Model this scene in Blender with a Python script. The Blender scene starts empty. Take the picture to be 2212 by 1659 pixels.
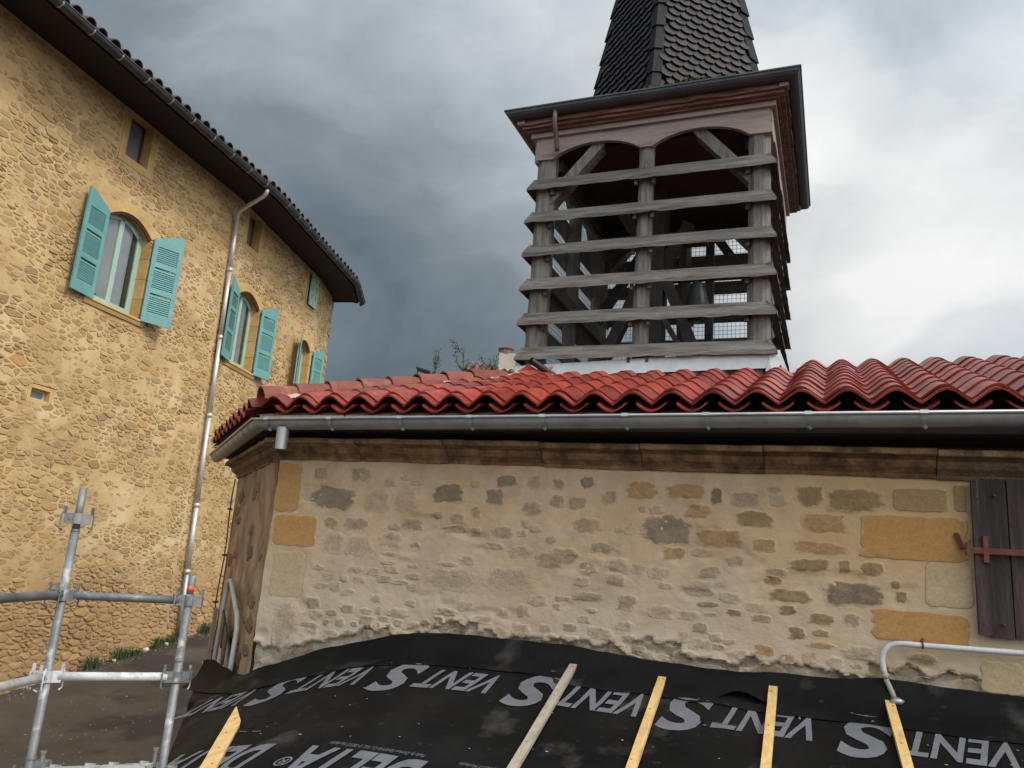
import bpy, bmesh, math, random
from mathutils import Vector, Matrix, noise
random.seed(7)
R = math.radians
S = bpy.context.scene
COL = S.collection

# ------------------------------------------------------------------ camera
cam_d = bpy.data.cameras.new("camera"); cam = bpy.data.objects.new("camera", cam_d); COL.objects.link(cam)
cam.matrix_world = Matrix(((0.997111724, -0.0759487302, 0.0, 0), (-0.0170982889, -0.224479123, -0.974328883, 0),
                           (0.0739990414, 0.971514752, -0.225129359, 0), (0, 0, 0, 1)))
cam_d.sensor_width = 36; cam_d.lens = 1725 / 2212 * 36; cam_d.clip_start = 0.05; cam_d.clip_end = 2000
S.camera = cam

# ------------------------------------------------------------------ world, sun, exposure
SUN_AZ, SUN_EL = R(124), R(44)
w = bpy.data.worlds.new("World"); S.world = w; w.use_nodes = True
nt = w.node_tree; nt.nodes.clear(); N = nt.nodes; LK = nt.links
out = N.new('ShaderNodeOutputWorld')
sky = N.new('ShaderNodeTexSky'); sky.sky_type = 'NISHITA'; sky.sun_disc = False
sky.sun_elevation = SUN_EL; sky.sun_rotation = SUN_AZ
bg1 = N.new('ShaderNodeBackground'); bg1.inputs['Strength'].default_value = 0.10
LK.new(sky.outputs[0], bg1.inputs['Color'])
tc = N.new('ShaderNodeTexCoord')
nrm = N.new('ShaderNodeVectorMath'); nrm.operation = 'NORMALIZE'; LK.new(tc.outputs['Generated'], nrm.inputs[0])
def math_node(op, a, b=None, c=None, clamp=False):
    m = N.new('ShaderNodeMath'); m.operation = op; m.use_clamp = clamp
    for i, v in enumerate((a, b, c)):
        if v is None: continue
        if isinstance(v, (int, float)): m.inputs[i].default_value = v
        else: LK.new(v, m.inputs[i])
    return m.outputs[0]
def lobe(az, el, inner, outer):
    d = (math.sin(R(az)) * math.cos(R(el)), math.cos(R(az)) * math.cos(R(el)), math.sin(R(el)))
    dp = N.new('ShaderNodeVectorMath'); dp.operation = 'DOT_PRODUCT'; LK.new(warp.outputs[0], dp.inputs[0]); dp.inputs[1].default_value = d
    mr = N.new('ShaderNodeMapRange'); mr.interpolation_type = 'SMOOTHSTEP'
    mr.inputs[1].default_value = math.cos(R(outer)); mr.inputs[2].default_value = math.cos(R(inner))
    LK.new(dp.outputs['Value'], mr.inputs[0]); return mr.outputs[0]
def wnoise(scale, detail, rough, vec, dist=0.0, off=(0, 0, 0), sc=(1, 1, 1.8)):
    mp = N.new('ShaderNodeMapping'); mp.inputs['Scale'].default_value = sc; mp.inputs['Location'].default_value = off
    LK.new(vec, mp.inputs[0])
    n = N.new('ShaderNodeTexNoise'); n.inputs['Scale'].default_value = scale; n.inputs['Detail'].default_value = detail
    n.inputs['Roughness'].default_value = rough; n.inputs['Distortion'].default_value = dist
    LK.new(mp.outputs[0], n.inputs['Vector']); return n
wn = wnoise(3.0, 4, .55, nrm.outputs[0], off=(4, 1, 2))
sub = N.new('ShaderNodeVectorMath'); sub.operation = 'SUBTRACT'; LK.new(wn.outputs['Color'], sub.inputs[0]); sub.inputs[1].default_value = (.5, .5, .5)
scl = N.new('ShaderNodeVectorMath'); scl.operation = 'SCALE'; scl.inputs['Scale'].default_value = .16; LK.new(sub.outputs[0], scl.inputs[0])
wadd = N.new('ShaderNodeVectorMath'); wadd.operation = 'ADD'; LK.new(nrm.outputs[0], wadd.inputs[0]); LK.new(scl.outputs[0], wadd.inputs[1])
warp = N.new('ShaderNodeVectorMath'); warp.operation = 'NORMALIZE'; LK.new(wadd.outputs[0], warp.inputs[0])
n1 = wnoise(2.3, 6, .47, nrm.outputs[0], .1, off=(1.3, .2, 0))
t = math_node('MULTIPLY_ADD', n1.outputs['Fac'], .30, .25)
t = math_node('MULTIPLY_ADD', lobe(30, 25, 0, 17), .34, t)
t = math_node('MULTIPLY_ADD', lobe(27, 14, 2, 19), .24, t)
t = math_node('MULTIPLY_ADD', lobe(0, 42, 3, 26), .17, t)
t = math_node('MULTIPLY_ADD', lobe(3, 27, 2, 17), .14, t)
t = math_node('MULTIPLY_ADD', lobe(17, 33, 0, 9), .22, t)
t = math_node('MULTIPLY_ADD', lobe(-24, 36, 2, 20), .05, t)
t = math_node('MULTIPLY_ADD', lobe(-12, 18, 1, 21), -.11, t)
t = math_node('MULTIPLY_ADD', lobe(26, 39, 0, 11), -.12, t)
n2 = wnoise(6.5, 7, .56, warp.outputs[0], .2, off=(7, 3, 1))
t = math_node('ADD', t, math_node('MULTIPLY_ADD', n2.outputs['Fac'], .34, -.17))
t = math_node('MULTIPLY_ADD', lobe(120, 44, 5, 75), .55, t)      # thin bright cloud round the veiled sun
t = math_node('MULTIPLY_ADD', lobe(180, 50, 20, 110), .22, t)
cr = N.new('ShaderNodeValToRGB'); LK.new(t, cr.inputs[0])
els = cr.color_ramp.elements
stops = [(0.0, (.085, .120, .150)), (.25, (.135, .180, .215)), (.45, (.25, .295, .335)), (.65, (.47, .53, .58)), (.85, (.77, .79, .80)), (1.0, (.97, .98, .97))]
els[0].position, els[1].position = 0, 1
for i in range(4): els.new(.5)
for e, (p, c) in zip(els, stops): e.position = p; e.color = (*c, 1)
bg2 = N.new('ShaderNodeBackground'); LK.new(cr.outputs[0], bg2.inputs['Color']); LK.new(math_node('MULTIPLY_ADD', lobe(165, 42, 20, 112), 1.5, .80), bg2.inputs['Strength'])  # clouds made brighter behind the camera, added as fill for the chapel wall
hole = wnoise(5, 3, .4, nrm.outputs[0], off=(3, 0, 1))
cov = math_node('SUBTRACT', 1.0, math_node('MULTIPLY', lobe(31.5, 15, .2, 4.5), math_node('MULTIPLY_ADD', hole.outputs['Fac'], 1.2, -.25, True)))
cov = math_node('MAXIMUM', cov, .8)
mixs = N.new('ShaderNodeMixShader'); LK.new(cov, mixs.inputs[0]); LK.new(bg1.outputs[0], mixs.inputs[1]); LK.new(bg2.outputs[0], mixs.inputs[2])
LK.new(mixs.outputs[0], out.inputs['Surface'])
sd = bpy.data.lights.new("sun", 'SUN'); sd.energy = 1.9; sd.angle = R(14); sd.color = (1, .95, .87)
so = bpy.data.objects.new("sun", sd); COL.objects.link(so)
sv = Vector((math.sin(SUN_AZ) * math.cos(SUN_EL), math.cos(SUN_AZ) * math.cos(SUN_EL), math.sin(SUN_EL)))
so.rotation_euler = sv.to_track_quat('Z', 'Y').to_euler(); so.location = sv * 40
S.view_settings.view_transform = 'Standard'; S.view_settings.look = 'None'
S.view_settings.exposure = 0.18; S.view_settings.gamma = 1; S.view_settings.use_curve_mapping = False

# ------------------------------------------------------------------ materials
def mat(name, cols, rough=.8, metal=0.0, ns=6, nd=6, bump=.3, bs=40, bd=.01, var=.12, stretch=(1, 1, 1), palette=None,
        rvar=.1, spots=None, spec=.5, zband=None, coat=0.0, pal_mix=.55, fixed=False, xband=None, spots2=None, over=None):
    m = bpy.data.materials.new(name); m.use_nodes = True; nt = m.node_tree; n = nt.nodes; l = nt.links
    b = n['Principled BSDF']
    tc = n.new('ShaderNodeTexCoord'); oi = n.new('ShaderNodeObjectInfo'); ge = n.new('ShaderNodeNewGeometry')
    def mth(op, a, b_=None, c=None, clamp=False):
        q = n.new('ShaderNodeMath'); q.operation = op; q.use_clamp = clamp
        for i, v in enumerate((a, b_, c)):
            if v is None: continue
            if isinstance(v, (int, float)): q.inputs[i].default_value = v
            else: l.new(v, q.inputs[i])
        return q.outputs[0]
    rnd = mth('FRACT', mth('MULTIPLY_ADD', ge.outputs['Random Per Island'], 7.31, oi.outputs['Random']))
    off = n.new('ShaderNodeCombineXYZ'); k = mth('MULTIPLY', rnd, 0.0 if fixed else 40.0)
    for i in range(3): l.new(k, off.inputs[i])
    mp = n.new('ShaderNodeMapping'); mp.inputs['Scale'].default_value = stretch
    l.new(tc.outputs['Object'], mp.inputs[0]); l.new(off.outputs[0], mp.inputs['Location'])
    def nz(scale, detail=6, rg=.6):
        q = n.new('ShaderNodeTexNoise'); q.inputs['Scale'].default_value = scale; q.inputs['Detail'].default_value = detail
        q.inputs['Roughness'].default_value = rg; l.new(mp.outputs[0], q.inputs['Vector']); return q.outputs['Fac']
    def ramp(src, cs, lo=.32, hi=.68):
        q = n.new('ShaderNodeValToRGB'); e = q.color_ramp.elements
        while len(e) < len(cs): e.new(.5)
        for i, c in enumerate(cs): e[i].position = lo + (hi - lo) * i / max(1, len(cs) - 1); e[i].color = (*c, 1)
        l.new(src, q.inputs[0]); return q.outputs[0]
    def mix(f, a, b_, bt='MIX'):
        q = n.new('ShaderNodeMix'); q.data_type = 'RGBA'; q.blend_type = bt
        for i, v in ((0, f), (6, a), (7, b_)):
            if isinstance(v, (int, float)): q.inputs[i].default_value = v
            elif isinstance(v, tuple): q.inputs[i].default_value = (*v, 1)
            else: l.new(v, q.inputs[i])
        return q.outputs[2]
    c = ramp(nz(ns, nd), cols)
    if palette: c = mix(pal_mix, c, ramp(rnd, palette, 0, 1))
    fine = nz(ns * 7, 4, .7)
    c = mix(.35, c, mix(1.0, c, ramp(fine, [(.55, .55, .55), (1, 1, 1)], .3, .7), 'MULTIPLY'))
    if spots:
        sc, lo, hi, col, amt = spots
        f = mth('MULTIPLY', ramp(nz(sc, 5, .6), [(0, 0, 0), (1, 1, 1)], lo, hi), amt)
        c = mix(f, c, col)
    if spots2:
        sc, lo, hi, col, amt = spots2
        c = mix(mth('MULTIPLY', ramp(nz(sc, 6, .65), [(0, 0, 0), (1, 1, 1)], lo, hi), amt), c, col)
    if xband:
        x0, x1, col, amt = xband
        sp = n.new('ShaderNodeSeparateXYZ'); l.new(tc.outputs['Object'], sp.inputs[0])
        f = n.new('ShaderNodeMapRange'); f.interpolation_type = 'SMOOTHSTEP'; f.inputs[1].default_value = x0; f.inputs[2].default_value = x1
        l.new(mth('MULTIPLY_ADD', nz(1.2, 4), 2.4, mth('ADD', sp.outputs[0], -1.2)), f.inputs[0]); c = mix(mth('MULTIPLY', f.outputs[0], amt), c, col)
    if zband:
        z0, z1, col, amt = zband
        sp = n.new('ShaderNodeSeparateXYZ'); l.new(ge.outputs['Position'], sp.inputs[0])
        zz = mth('MULTIPLY_ADD', nz(1.6, 5, .6), 1.6, mth('ADD', sp.outputs[2], -.8))
        f = n.new('ShaderNodeMapRange'); f.inputs[1].default_value = z1; f.inputs[2].default_value = z0; l.new(zz, f.inputs[0])
        c = mix(mth('MULTIPLY', f.outputs[0], amt), c, col)
    if over:
        # stone colour shows where the attribute says the lime wash is worn off, with a ragged limit
        at = n.new('ShaderNodeAttribute'); at.attribute_name = 'bare'
        s_ = ramp(nz(11, 7, .7), over); s_ = mix(.5, s_, ramp(nz(60, 4, .7), [(.45, .45, .45), (1, 1, 1)], .3, .7), 'MULTIPLY')
        f = n.new('ShaderNodeMapRange'); f.interpolation_type = 'SMOOTHSTEP'; f.inputs[1].default_value = .42; f.inputs[2].default_value = .78
        l.new(mth('ADD', at.outputs['Fac'], mth('MULTIPLY_ADD', nz(16, 6, .7), 1.3, -.65)), f.inputs[0]); c = mix(mth('MULTIPLY', f.outputs[0], .9), c, s_)
    if var:
        v = mth('MULTIPLY_ADD', rnd, var * 2, 1 - var)
        cv = n.new('ShaderNodeCombineColor')
        for i in range(3): l.new(v, cv.inputs[i])
        c = mix(1.0, c, cv.outputs[0], 'MULTIPLY')
    l.new(c, b.inputs['Base Color'])
    b.inputs['Metallic'].default_value = metal
    b.inputs['Specular IOR Level'].default_value = spec
    if coat: b.inputs['Coat Weight'].default_value = coat; b.inputs['Coat Roughness'].default_value = .15
    l.new(mth('MULTIPLY_ADD', nz(ns * 2.3, 3), rvar * 2, rough - rvar, True), b.inputs['Roughness'])
    if bump:
        bn = n.new('ShaderNodeBump'); bn.inputs['Strength'].default_value = bump; bn.inputs['Distance'].default_value = bd
        l.new(nz(bs, 6, .65), bn.inputs['Height']); l.new(bn.outputs[0], b.inputs['Normal'])
    return m

M = {}
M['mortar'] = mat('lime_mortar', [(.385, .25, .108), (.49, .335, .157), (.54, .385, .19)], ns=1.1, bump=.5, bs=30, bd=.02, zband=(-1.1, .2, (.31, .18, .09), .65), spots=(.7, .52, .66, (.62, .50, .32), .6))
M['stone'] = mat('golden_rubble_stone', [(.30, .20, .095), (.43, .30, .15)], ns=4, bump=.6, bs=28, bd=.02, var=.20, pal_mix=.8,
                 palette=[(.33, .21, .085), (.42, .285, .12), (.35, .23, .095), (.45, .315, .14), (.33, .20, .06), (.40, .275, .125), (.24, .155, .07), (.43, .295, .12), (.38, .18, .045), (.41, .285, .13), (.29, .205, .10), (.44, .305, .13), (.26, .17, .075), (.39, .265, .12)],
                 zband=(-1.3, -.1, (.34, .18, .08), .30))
M['dressed'] = mat('dressed_ochre_stone', [(.40, .24, .075), (.50, .32, .12), (.54, .37, .17)], ns=2.5, bump=.25, bs=50, var=.06)
M['turq'] = mat('turquoise_shutter_paint', [(.10, .26, .255), (.13, .315, .305)], rough=.5, ns=2, bump=.05, var=.05)
M['frame_green'] = mat('pale_green_window_paint', [(.30, .44, .36), (.34, .48, .40)], rough=.5, ns=2, bump=.03, var=.03)
M['brown_frame'] = mat('red_brown_window_wood', [(.10, .03, .015), (.14, .045, .02)], rough=.5, ns=3, bump=.05)
M['glass'] = mat('window_glass', [(.15, .165, .18), (.21, .225, .24)], rough=.06, ns=.6, bump=0, rvar=.02, spec=1.0, var=0)
M['glass_dark'] = mat('dark_window_glass', [(.012, .014, .012), (.03, .035, .03)], rough=.06, ns=.6, bump=0, rvar=.02, spec=.9, var=0)
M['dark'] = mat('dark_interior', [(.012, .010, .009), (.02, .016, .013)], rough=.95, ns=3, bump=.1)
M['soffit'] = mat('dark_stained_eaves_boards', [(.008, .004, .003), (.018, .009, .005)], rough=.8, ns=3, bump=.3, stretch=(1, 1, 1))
M['zinc'] = mat('weathered_zinc', [(.28, .29, .295), (.40, .41, .41), (.33, .33, .32)], rough=.45, metal=.6, ns=2.2, bump=.08, bs=20, var=.05, spots=(5, .56, .7, (.36, .36, .34), .5))
M['zinc_new'] = mat('bright_zinc_pipe', [(.52, .50, .49), (.62, .60, .59)], rough=.42, metal=.45, ns=3, bump=.05, var=.05)
M['zinc_dark'] = mat('dark_zinc_gutter', [(.035, .04, .042), (.06, .065, .068)], rough=.45, metal=.4, ns=3, bump=.08)
M['gutter_brown'] = mat('weathered_brown_gutter', [(.09, .075, .06), (.15, .13, .11)], rough=.5, metal=.5, ns=4, bump=.1)
M['tile'] = mat('glossy_red_roof_tile', [(.13, .016, .011), (.22, .034, .022), (.17, .023, .014)], rough=.42, spec=.25, ns=5, bump=.12, bs=60, bd=.004, var=.32, rvar=.10, coat=0, spots2=(5, .55, .70, (.055, .018, .012), .65), spots=(14, .60, .72, (.42, .16, .12), .35))
M['tile_hip'] = mat('dusty_hip_tile', [(.15, .038, .026), (.21, .062, .042)], rough=.7, spec=.3, ns=6, bump=.2, bs=50, bd=.004, var=.14, spots=(9, .54, .68, (.29, .14, .10), .45))
M['tile_old'] = mat('old_canal_tile', [(.10, .055, .04), (.19, .10, .07)], rough=.85, ns=8, bump=.4, var=.3)
M['tile_dark'] = mat('shaded_old_tile', [(.05, .03, .024), (.09, .055, .045)], rough=.85, ns=8, bump=.4, var=.3)  # old canal tile again, with shade put into its colour
M['lime'] = mat('lime_bedding_mortar', [(.34, .25, .17), (.46, .36, .26)], ns=9, bump=.7, bs=40, bd=.02)
PL = dict(ns=1.5, nd=8, bs=22, bd=.015, var=0, fixed=True, zband=(-.6, .30, (.43, .36, .275), .8), spots=(1.1, .50, .66, (.38, .245, .115), .55),
          spots2=(4.5, .50, .68, (.26, .18, .11), .40), xband=(.0, 1.9, (.43, .28, .11), .62))
PLC = [(.36, .240, .140), (.485, .345, .215), (.43, .29, .172)]
M['plaster'] = mat('patched_lime_render', PLC, bump=.5, **PL)
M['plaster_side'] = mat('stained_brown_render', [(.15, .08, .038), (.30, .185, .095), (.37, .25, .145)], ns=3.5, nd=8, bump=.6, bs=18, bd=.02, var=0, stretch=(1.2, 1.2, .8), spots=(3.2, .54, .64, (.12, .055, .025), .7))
def cstone(key, cols, b=.9):
    if True: M['c' + key] = mat({'q': 'orange', 'Q': 'ochre', 'g': 'grey', 't': 'tan', 'f': 'pale', 'd': 'dark', 'o': 'tan_orange', 'b': 'brown', 'y': 'cream'}[key] + '_wall_stone', PLC, bump=b, over=cols, **PL); return
    M['c' + key] = mat('wall_stone_' + {'q': 'orange', 'Q': 'ochre', 'g': 'grey', 't': 'tan', 'f': 'pale', 'd': 'dark', 'o': 'tan_orange', 'b': 'brown', 'y': 'cream'}[key], cols, ns=4, nd=8, bump=b, bs=26, bd=.03, var=.10, spots=(3, .55, .68, (.44, .30, .16), .35))
cstone('q', [(.33, .150, .034), (.42, .21, .055), (.38, .185, .05)], .3); cstone('Q', [(.26, .155, .06), (.33, .21, .095)], .4)
cstone('g', [(.15, .112, .072), (.235, .185, .125)]); cstone('t', [(.25, .175, .10), (.36, .265, .16)]); cstone('f', [(.32, .24, .15), (.40, .305, .20)])
cstone('d', [(.10, .07, .04), (.21, .155, .095)]); cstone('o', [(.28, .155, .06), (.39, .235, .10)]); cstone('b', [(.18, .105, .042), (.30, .19, .085)])
cstone('y', [(.40, .30, .165), (.47, .36, .21)], .4)
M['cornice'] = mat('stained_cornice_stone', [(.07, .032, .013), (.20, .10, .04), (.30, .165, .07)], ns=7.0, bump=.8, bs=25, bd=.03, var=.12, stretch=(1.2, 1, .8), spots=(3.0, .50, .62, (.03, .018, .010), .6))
M['wood_grey'] = mat('weathered_grey_oak', [(.055, .050, .042), (.14, .128, .112), (.19, .175, .156)], ns=3, bump=.9, bs=14, bd=.02, stretch=(.8, 9, 9), var=.14, spots=(2.2, .56, .68, (.075, .058, .032), .75))
M['wood_post'] = mat('weathered_grey_oak_post', [(.085, .075, .065), (.17, .155, .135), (.22, .20, .175)], ns=3, bump=.9, bs=14, bd=.02, stretch=(9, 9, .8), var=.14)
M['wood_pink'] = mat('faded_pinkish_board', [(.17, .135, .115), (.27, .225, .20), (.23, .19, .165)], ns=2.2, bump=.4, bs=16, stretch=(.8, 7, 7), var=.05)
M['wood_red'] = mat('flaking_red_brown_beam', [(.07, .034, .024), (.14, .068, .046), (.22, .15, .12)], ns=3, bump=.6, bs=14, bd=.02, stretch=(.9, 8, 8), var=.1)
M['wood_dark'] = mat('dark_bell_frame_timber', [(.022, .019, .016), (.045, .038, .032)], ns=3, bump=.6, bs=14, stretch=(4, 4, 4), var=.15)
M['ceil'] = mat('dark_red_boarding', [(.028, .012, .009), (.045, .018, .013)], ns=3, bump=.2, stretch=(1, 8, 1))
M['slate'] = mat('black_glazed_shingle', [(.009, .008, .009), (.019, .017, .019)], rough=.55, spec=.2, ns=6, bump=.1, bs=50, var=.3, rvar=.08)
M['hip_cap'] = mat('dark_hip_cap', [(.006, .005, .007), (.012, .011, .014)], rough=.7, spec=.15, ns=5, bump=.15, var=.3)
M['pine'] = mat('new_pine_batten', [(.44, .27, .10), (.58, .40, .17)], rough=.7, ns=3, bump=.25, bs=20, stretch=(9, 1.2, 9), var=.05, spots=(3.5, .62, .68, (.22, .11, .04), .5))
M['batten_grey'] = mat('greyed_batten', [(.24, .20, .15), (.36, .31, .25)], rough=.8, ns=3, bump=.3, bs=20, stretch=(9, 1.2, 9), var=.05, spots=(3.5, .62, .68, (.14, .10, .07), .5))
M['membrane'] = mat('black_roof_underlay', [(.0025, .0025, .0027), (.005, .005, .0053), (.009, .009, .009)], rough=.6, spec=.09, ns=1.8, nd=8, bump=.25, bs=90, bd=.004, var=0, spots=(2.4, .60, .75, (.06, .054, .047), .6), spots2=(14, .62, .74, (.05, .046, .042), .4))
M['print'] = mat('grey_print', [(.088, .094, .110), (.122, .128, .147)], rough=.6, ns=4, bump=.1, var=0, spots=(3.0, .60, .76, (.05, .05, .055), .6))
M['steel'] = mat('galvanised_scaffold_tube', [(.09, .098, .10), (.16, .168, .17), (.24, .245, .245)], rough=.55, metal=.35, ns=5, bump=.1, bs=30, var=.08, spots=(9, .58, .68, (.50, .50, .49), .6))
M['steel_white'] = mat('cement_splashed_scaffold_tube', [(.32, .32, .32), (.50, .50, .495), (.56, .56, .55)], rough=.65, metal=.15, ns=8, bump=.2, var=.06, spots=(11, .58, .66, (.22, .22, .24), .6))
M['deckm'] = mat('splashed_steel_deck', [(.26, .26, .25), (.36, .36, .35)], rough=.7, metal=.1, ns=5, bump=.2, spots=(13, .57, .62, (.09, .095, .10), .75))
M['redtape'] = mat('red_tape', [(.55, .06, .04), (.6, .08, .05)], rough=.5)
M['asphalt'] = mat('worn_brown_asphalt', [(.036, .026, .018), (.060, .044, .030), (.076, .058, .041)], rough=.9, ns=.9, nd=9, bump=.5, bs=60, bd=.01, var=0, spots=(.55, .52, .58, (.022, .015, .010), .85))
M['leaf'] = mat('weed_leaf', [(.035, .06, .015), (.07, .11, .03)], rough=.7, var=.25)
M['leaf_dark'] = mat('dark_sapling_leaf', [(.02, .032, .014), (.045, .06, .024)], rough=.7, var=.25)
M['moss'] = mat('brown_green_moss', [(.03, .03, .012), (.09, .085, .02)], rough=1, ns=12, var=.3)
M['flash'] = mat('pale_lead_flashing', [(.42, .45, .455), (.52, .55, .555)], rough=.5, metal=.15, ns=1.5, bump=.1, bs=10, spots=(6, .6, .68, (.34, .40, .44), .5))
M['shutterwood'] = mat('dark_weathered_shutter_board', [(.012, .006, .005), (.028, .015, .013), (.055, .034, .030)], rough=.75, ns=3, bump=.5, bs=18, stretch=(9, 9, .7), var=.2, spots=(4, .60, .72, (.12, .10, .10), .4))
M['rust'] = mat('rusty_iron', [(.10, .028, .018), (.17, .055, .035)], rough=.85, ns=14, bump=.4)
M['pipe_white'] = mat('white_painted_pipe', [(.46, .46, .46), (.56, .56, .56)], rough=.45, ns=6, bump=.05)
M['plastic_black'] = mat('black_plastic', [(.012, .012, .012), (.02, .02, .02)], rough=.4)
M['redtile'] = mat('bright_red_broken_tile', [(.50, .085, .045), (.55, .11, .06)], rough=.55, ns=8)
M['plank'] = mat('weathered_plank', [(.20, .13, .08), (.32, .23, .155)], ns=3, bump=.4, bs=15, stretch=(8, 8, .8), var=.2, spots=(4, .58, .68, (.10, .06, .035), .5))
M['barrier'] = mat('grey_painted_metal', [(.30, .29, .27), (.38, .36, .34)], rough=.5, ns=5, bump=.1)
M['barrier_board'] = mat('scuffed_grey_board', [(.24, .22, .19), (.40, .37, .33)], rough=.8, ns=4, bump=.2, stretch=(3, 3, .8))
M['concrete'] = mat('distant_grey_render', [(.36, .31, .27), (.44, .39, .34)], ns=4, bump=.2)
M['wire'] = mat('dark_netting_wire', [(.08, .08, .08), (.12, .12, .12)], rough=.6)
M['white_stone'] = mat('pale_loose_stone', [(.40, .36, .31), (.52, .48, .43)], ns=9, bump=.4)

# ------------------------------------------------------------------ mesh helpers
def parent_of(o): return o
class MB:
    def __init__(s): s.v = []; s.f = []
    def add(s, vs, fs):
        b = len(s.v); s.v += [tuple(p) for p in vs]; s.f += [tuple(i + b for i in f) for f in fs]; return s
    def box(s, a, b, jit=0):
        (x0, y0, z0), (x1, y1, z1) = a, b
        vs = [(x, y, z) for z in (z0, z1) for x, y in ((x0, y0), (x1, y0), (x1, y1), (x0, y1))]
        if jit: vs = [tuple(c + random.uniform(-jit, jit) for c in p) for p in vs]
        return s.add(vs, [(0, 3, 2, 1), (4, 5, 6, 7), (0, 1, 5, 4), (1, 2, 6, 5), (2, 3, 7, 6), (3, 0, 4, 7)])
    def beam(s, p, q, wd, ht, up=(0, 0, 1), taper=1.0, seg=1, wob=0.0):
        p, q = Vector(p), Vector(q); d = (q - p).normalized(); u = Vector(up)
        x = d.cross(u).normalized(); y = x.cross(d).normalized(); vs = []; fs = []
        for i in range(seg + 1):
            k = i / seg; c = p.lerp(q, k); sc = 1 + (taper - 1) * k
            for a, b in ((-1, -1), (1, -1), (1, 1), (-1, 1)):
                r = 1 + random.uniform(-wob, wob)
                vs.append(c + x * (a * wd / 2 * sc * r) + y * (b * ht / 2 * sc * (1 + random.uniform(-wob, wob))))
        for i in range(seg):
            for j in range(4): fs.append((4 * i + j, 4 * i + (j + 1) % 4, 4 * i + 4 + (j + 1) % 4, 4 * i + 4 + j))
        fs += [(3, 2, 1, 0), tuple(4 * seg + j for j in range(4))]
        return s.add(vs, fs)
    def tube(s, pts, r, n=10, caps=True):
        pts = [Vector(p) for p in pts]; m = len(pts); vs = []; fs = []; px = None
        for i, p in enumerate(pts):
            d = (pts[min(i + 1, m - 1)] - pts[max(i - 1, 0)]).normalized()
            if px is None: px = d.orthogonal().normalized()
            px = (px - d * px.dot(d)).normalized(); py = d.cross(px)
            rr = r[i] if isinstance(r, (list, tuple)) else r
            for j in range(n):
                a = 2 * math.pi * j / n; vs.append(p + px * (rr * math.cos(a)) + py * (rr * math.sin(a)))
        for i in range(m - 1):
            for j in range(n): fs.append((i * n + j, i * n + (j + 1) % n, (i + 1) * n + (j + 1) % n, (i + 1) * n + j))
        if caps: fs += [tuple(range(n))[::-1], tuple((m - 1) * n + j for j in range(n))]
        return s.add(vs, fs)
    def sweep(s, prof, frames, closed=False, caps=True):
        # prof: list of (a,b); frames: list of (origin, A, B)
        n = len(prof); vs = []; fs = []
        for o, A, B in frames:
            for a, b in prof: vs.append(Vector(o) + Vector(A) * a + Vector(B) * b)
        k = n if closed else n - 1
        for i in range(len(frames) - 1):
            for j in range(k): fs.append((i * n + j, i * n + (j + 1) % n, (i + 1) * n + (j + 1) % n, (i + 1) * n + j))
        if closed and caps: fs += [tuple(range(n))[::-1], tuple((len(frames) - 1) * n + j for j in range(n))]
        return s.add(vs, fs)
    def mesh(s, name, m, base=(0, 0, 0), smooth=False):
        me = bpy.data.meshes.new(name); b = base
        me.from_pydata([(p[0] - b[0], p[1] - b[1], p[2] - b[2]) for p in s.v], [], s.f)
        bm = bmesh.new(); bm.from_mesh(me); bmesh.ops.recalc_face_normals(bm, faces=bm.faces); bm.to_mesh(me); bm.free()
        for mm in (m if isinstance(m, (list, tuple)) else [m]): me.materials.append(mm)
        if smooth: me.polygons.foreach_set('use_smooth', [True] * len(me.polygons))
        me.update(); return me
    def obj(s, name, m, par=None, smooth=False, kind=None):
        """vertices are given in the parent's frame (before subtracting its base)"""
        base = par_base(par) if par else (0, 0, 0)
        o = bpy.data.objects.new(name, s.mesh(name, m, base, smooth)); COL.objects.link(o)
        if par: o.parent = par
        if kind: o['kind'] = kind
        return o
BASE = {}
def par_base(p):
    while p is not None and p.name not in BASE: p = p.parent
    return BASE[p.name] if p else (0, 0, 0)
ROT = {}
def thing(name, label, cat, base=(0, 0, 0), rotz=0.0, group=None):
    """Empty at its base; children use coordinates of the frame rotated by rotz about the world origin"""
    o = bpy.data.objects.new(name, None); COL.objects.link(o); o.empty_display_size = .2
    o.location = Matrix.Rotation(rotz, 3, 'Z') @ Vector(base); o.rotation_euler = (0, 0, rotz)
    o['label'] = label; o['category'] = cat
    if group: o['group'] = group
    BASE[o.name] = base; return o
def inst(name, me, par, mtx):
    """instance of a mesh at a matrix given in the parent's frame"""
    o = bpy.data.objects.new(name, me); COL.objects.link(o); o.parent = par
    b = par_base(par); o.matrix_local = Matrix.Translation(-Vector(b)) @ mtx; return o
def nz(x, y, z=0.0, sc=1.0): return noise.noise(Vector((x * sc, y * sc, z * sc)))
def fbm(x, y, z=0, sc=1.0, o=4): return noise.fractal(Vector((x * sc, y * sc, z * sc)), 1.0, 2.0, o)
CH = R(-22.5)          # chapel frame: x = along its wall (to the right), y = depth away from the camera

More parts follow.
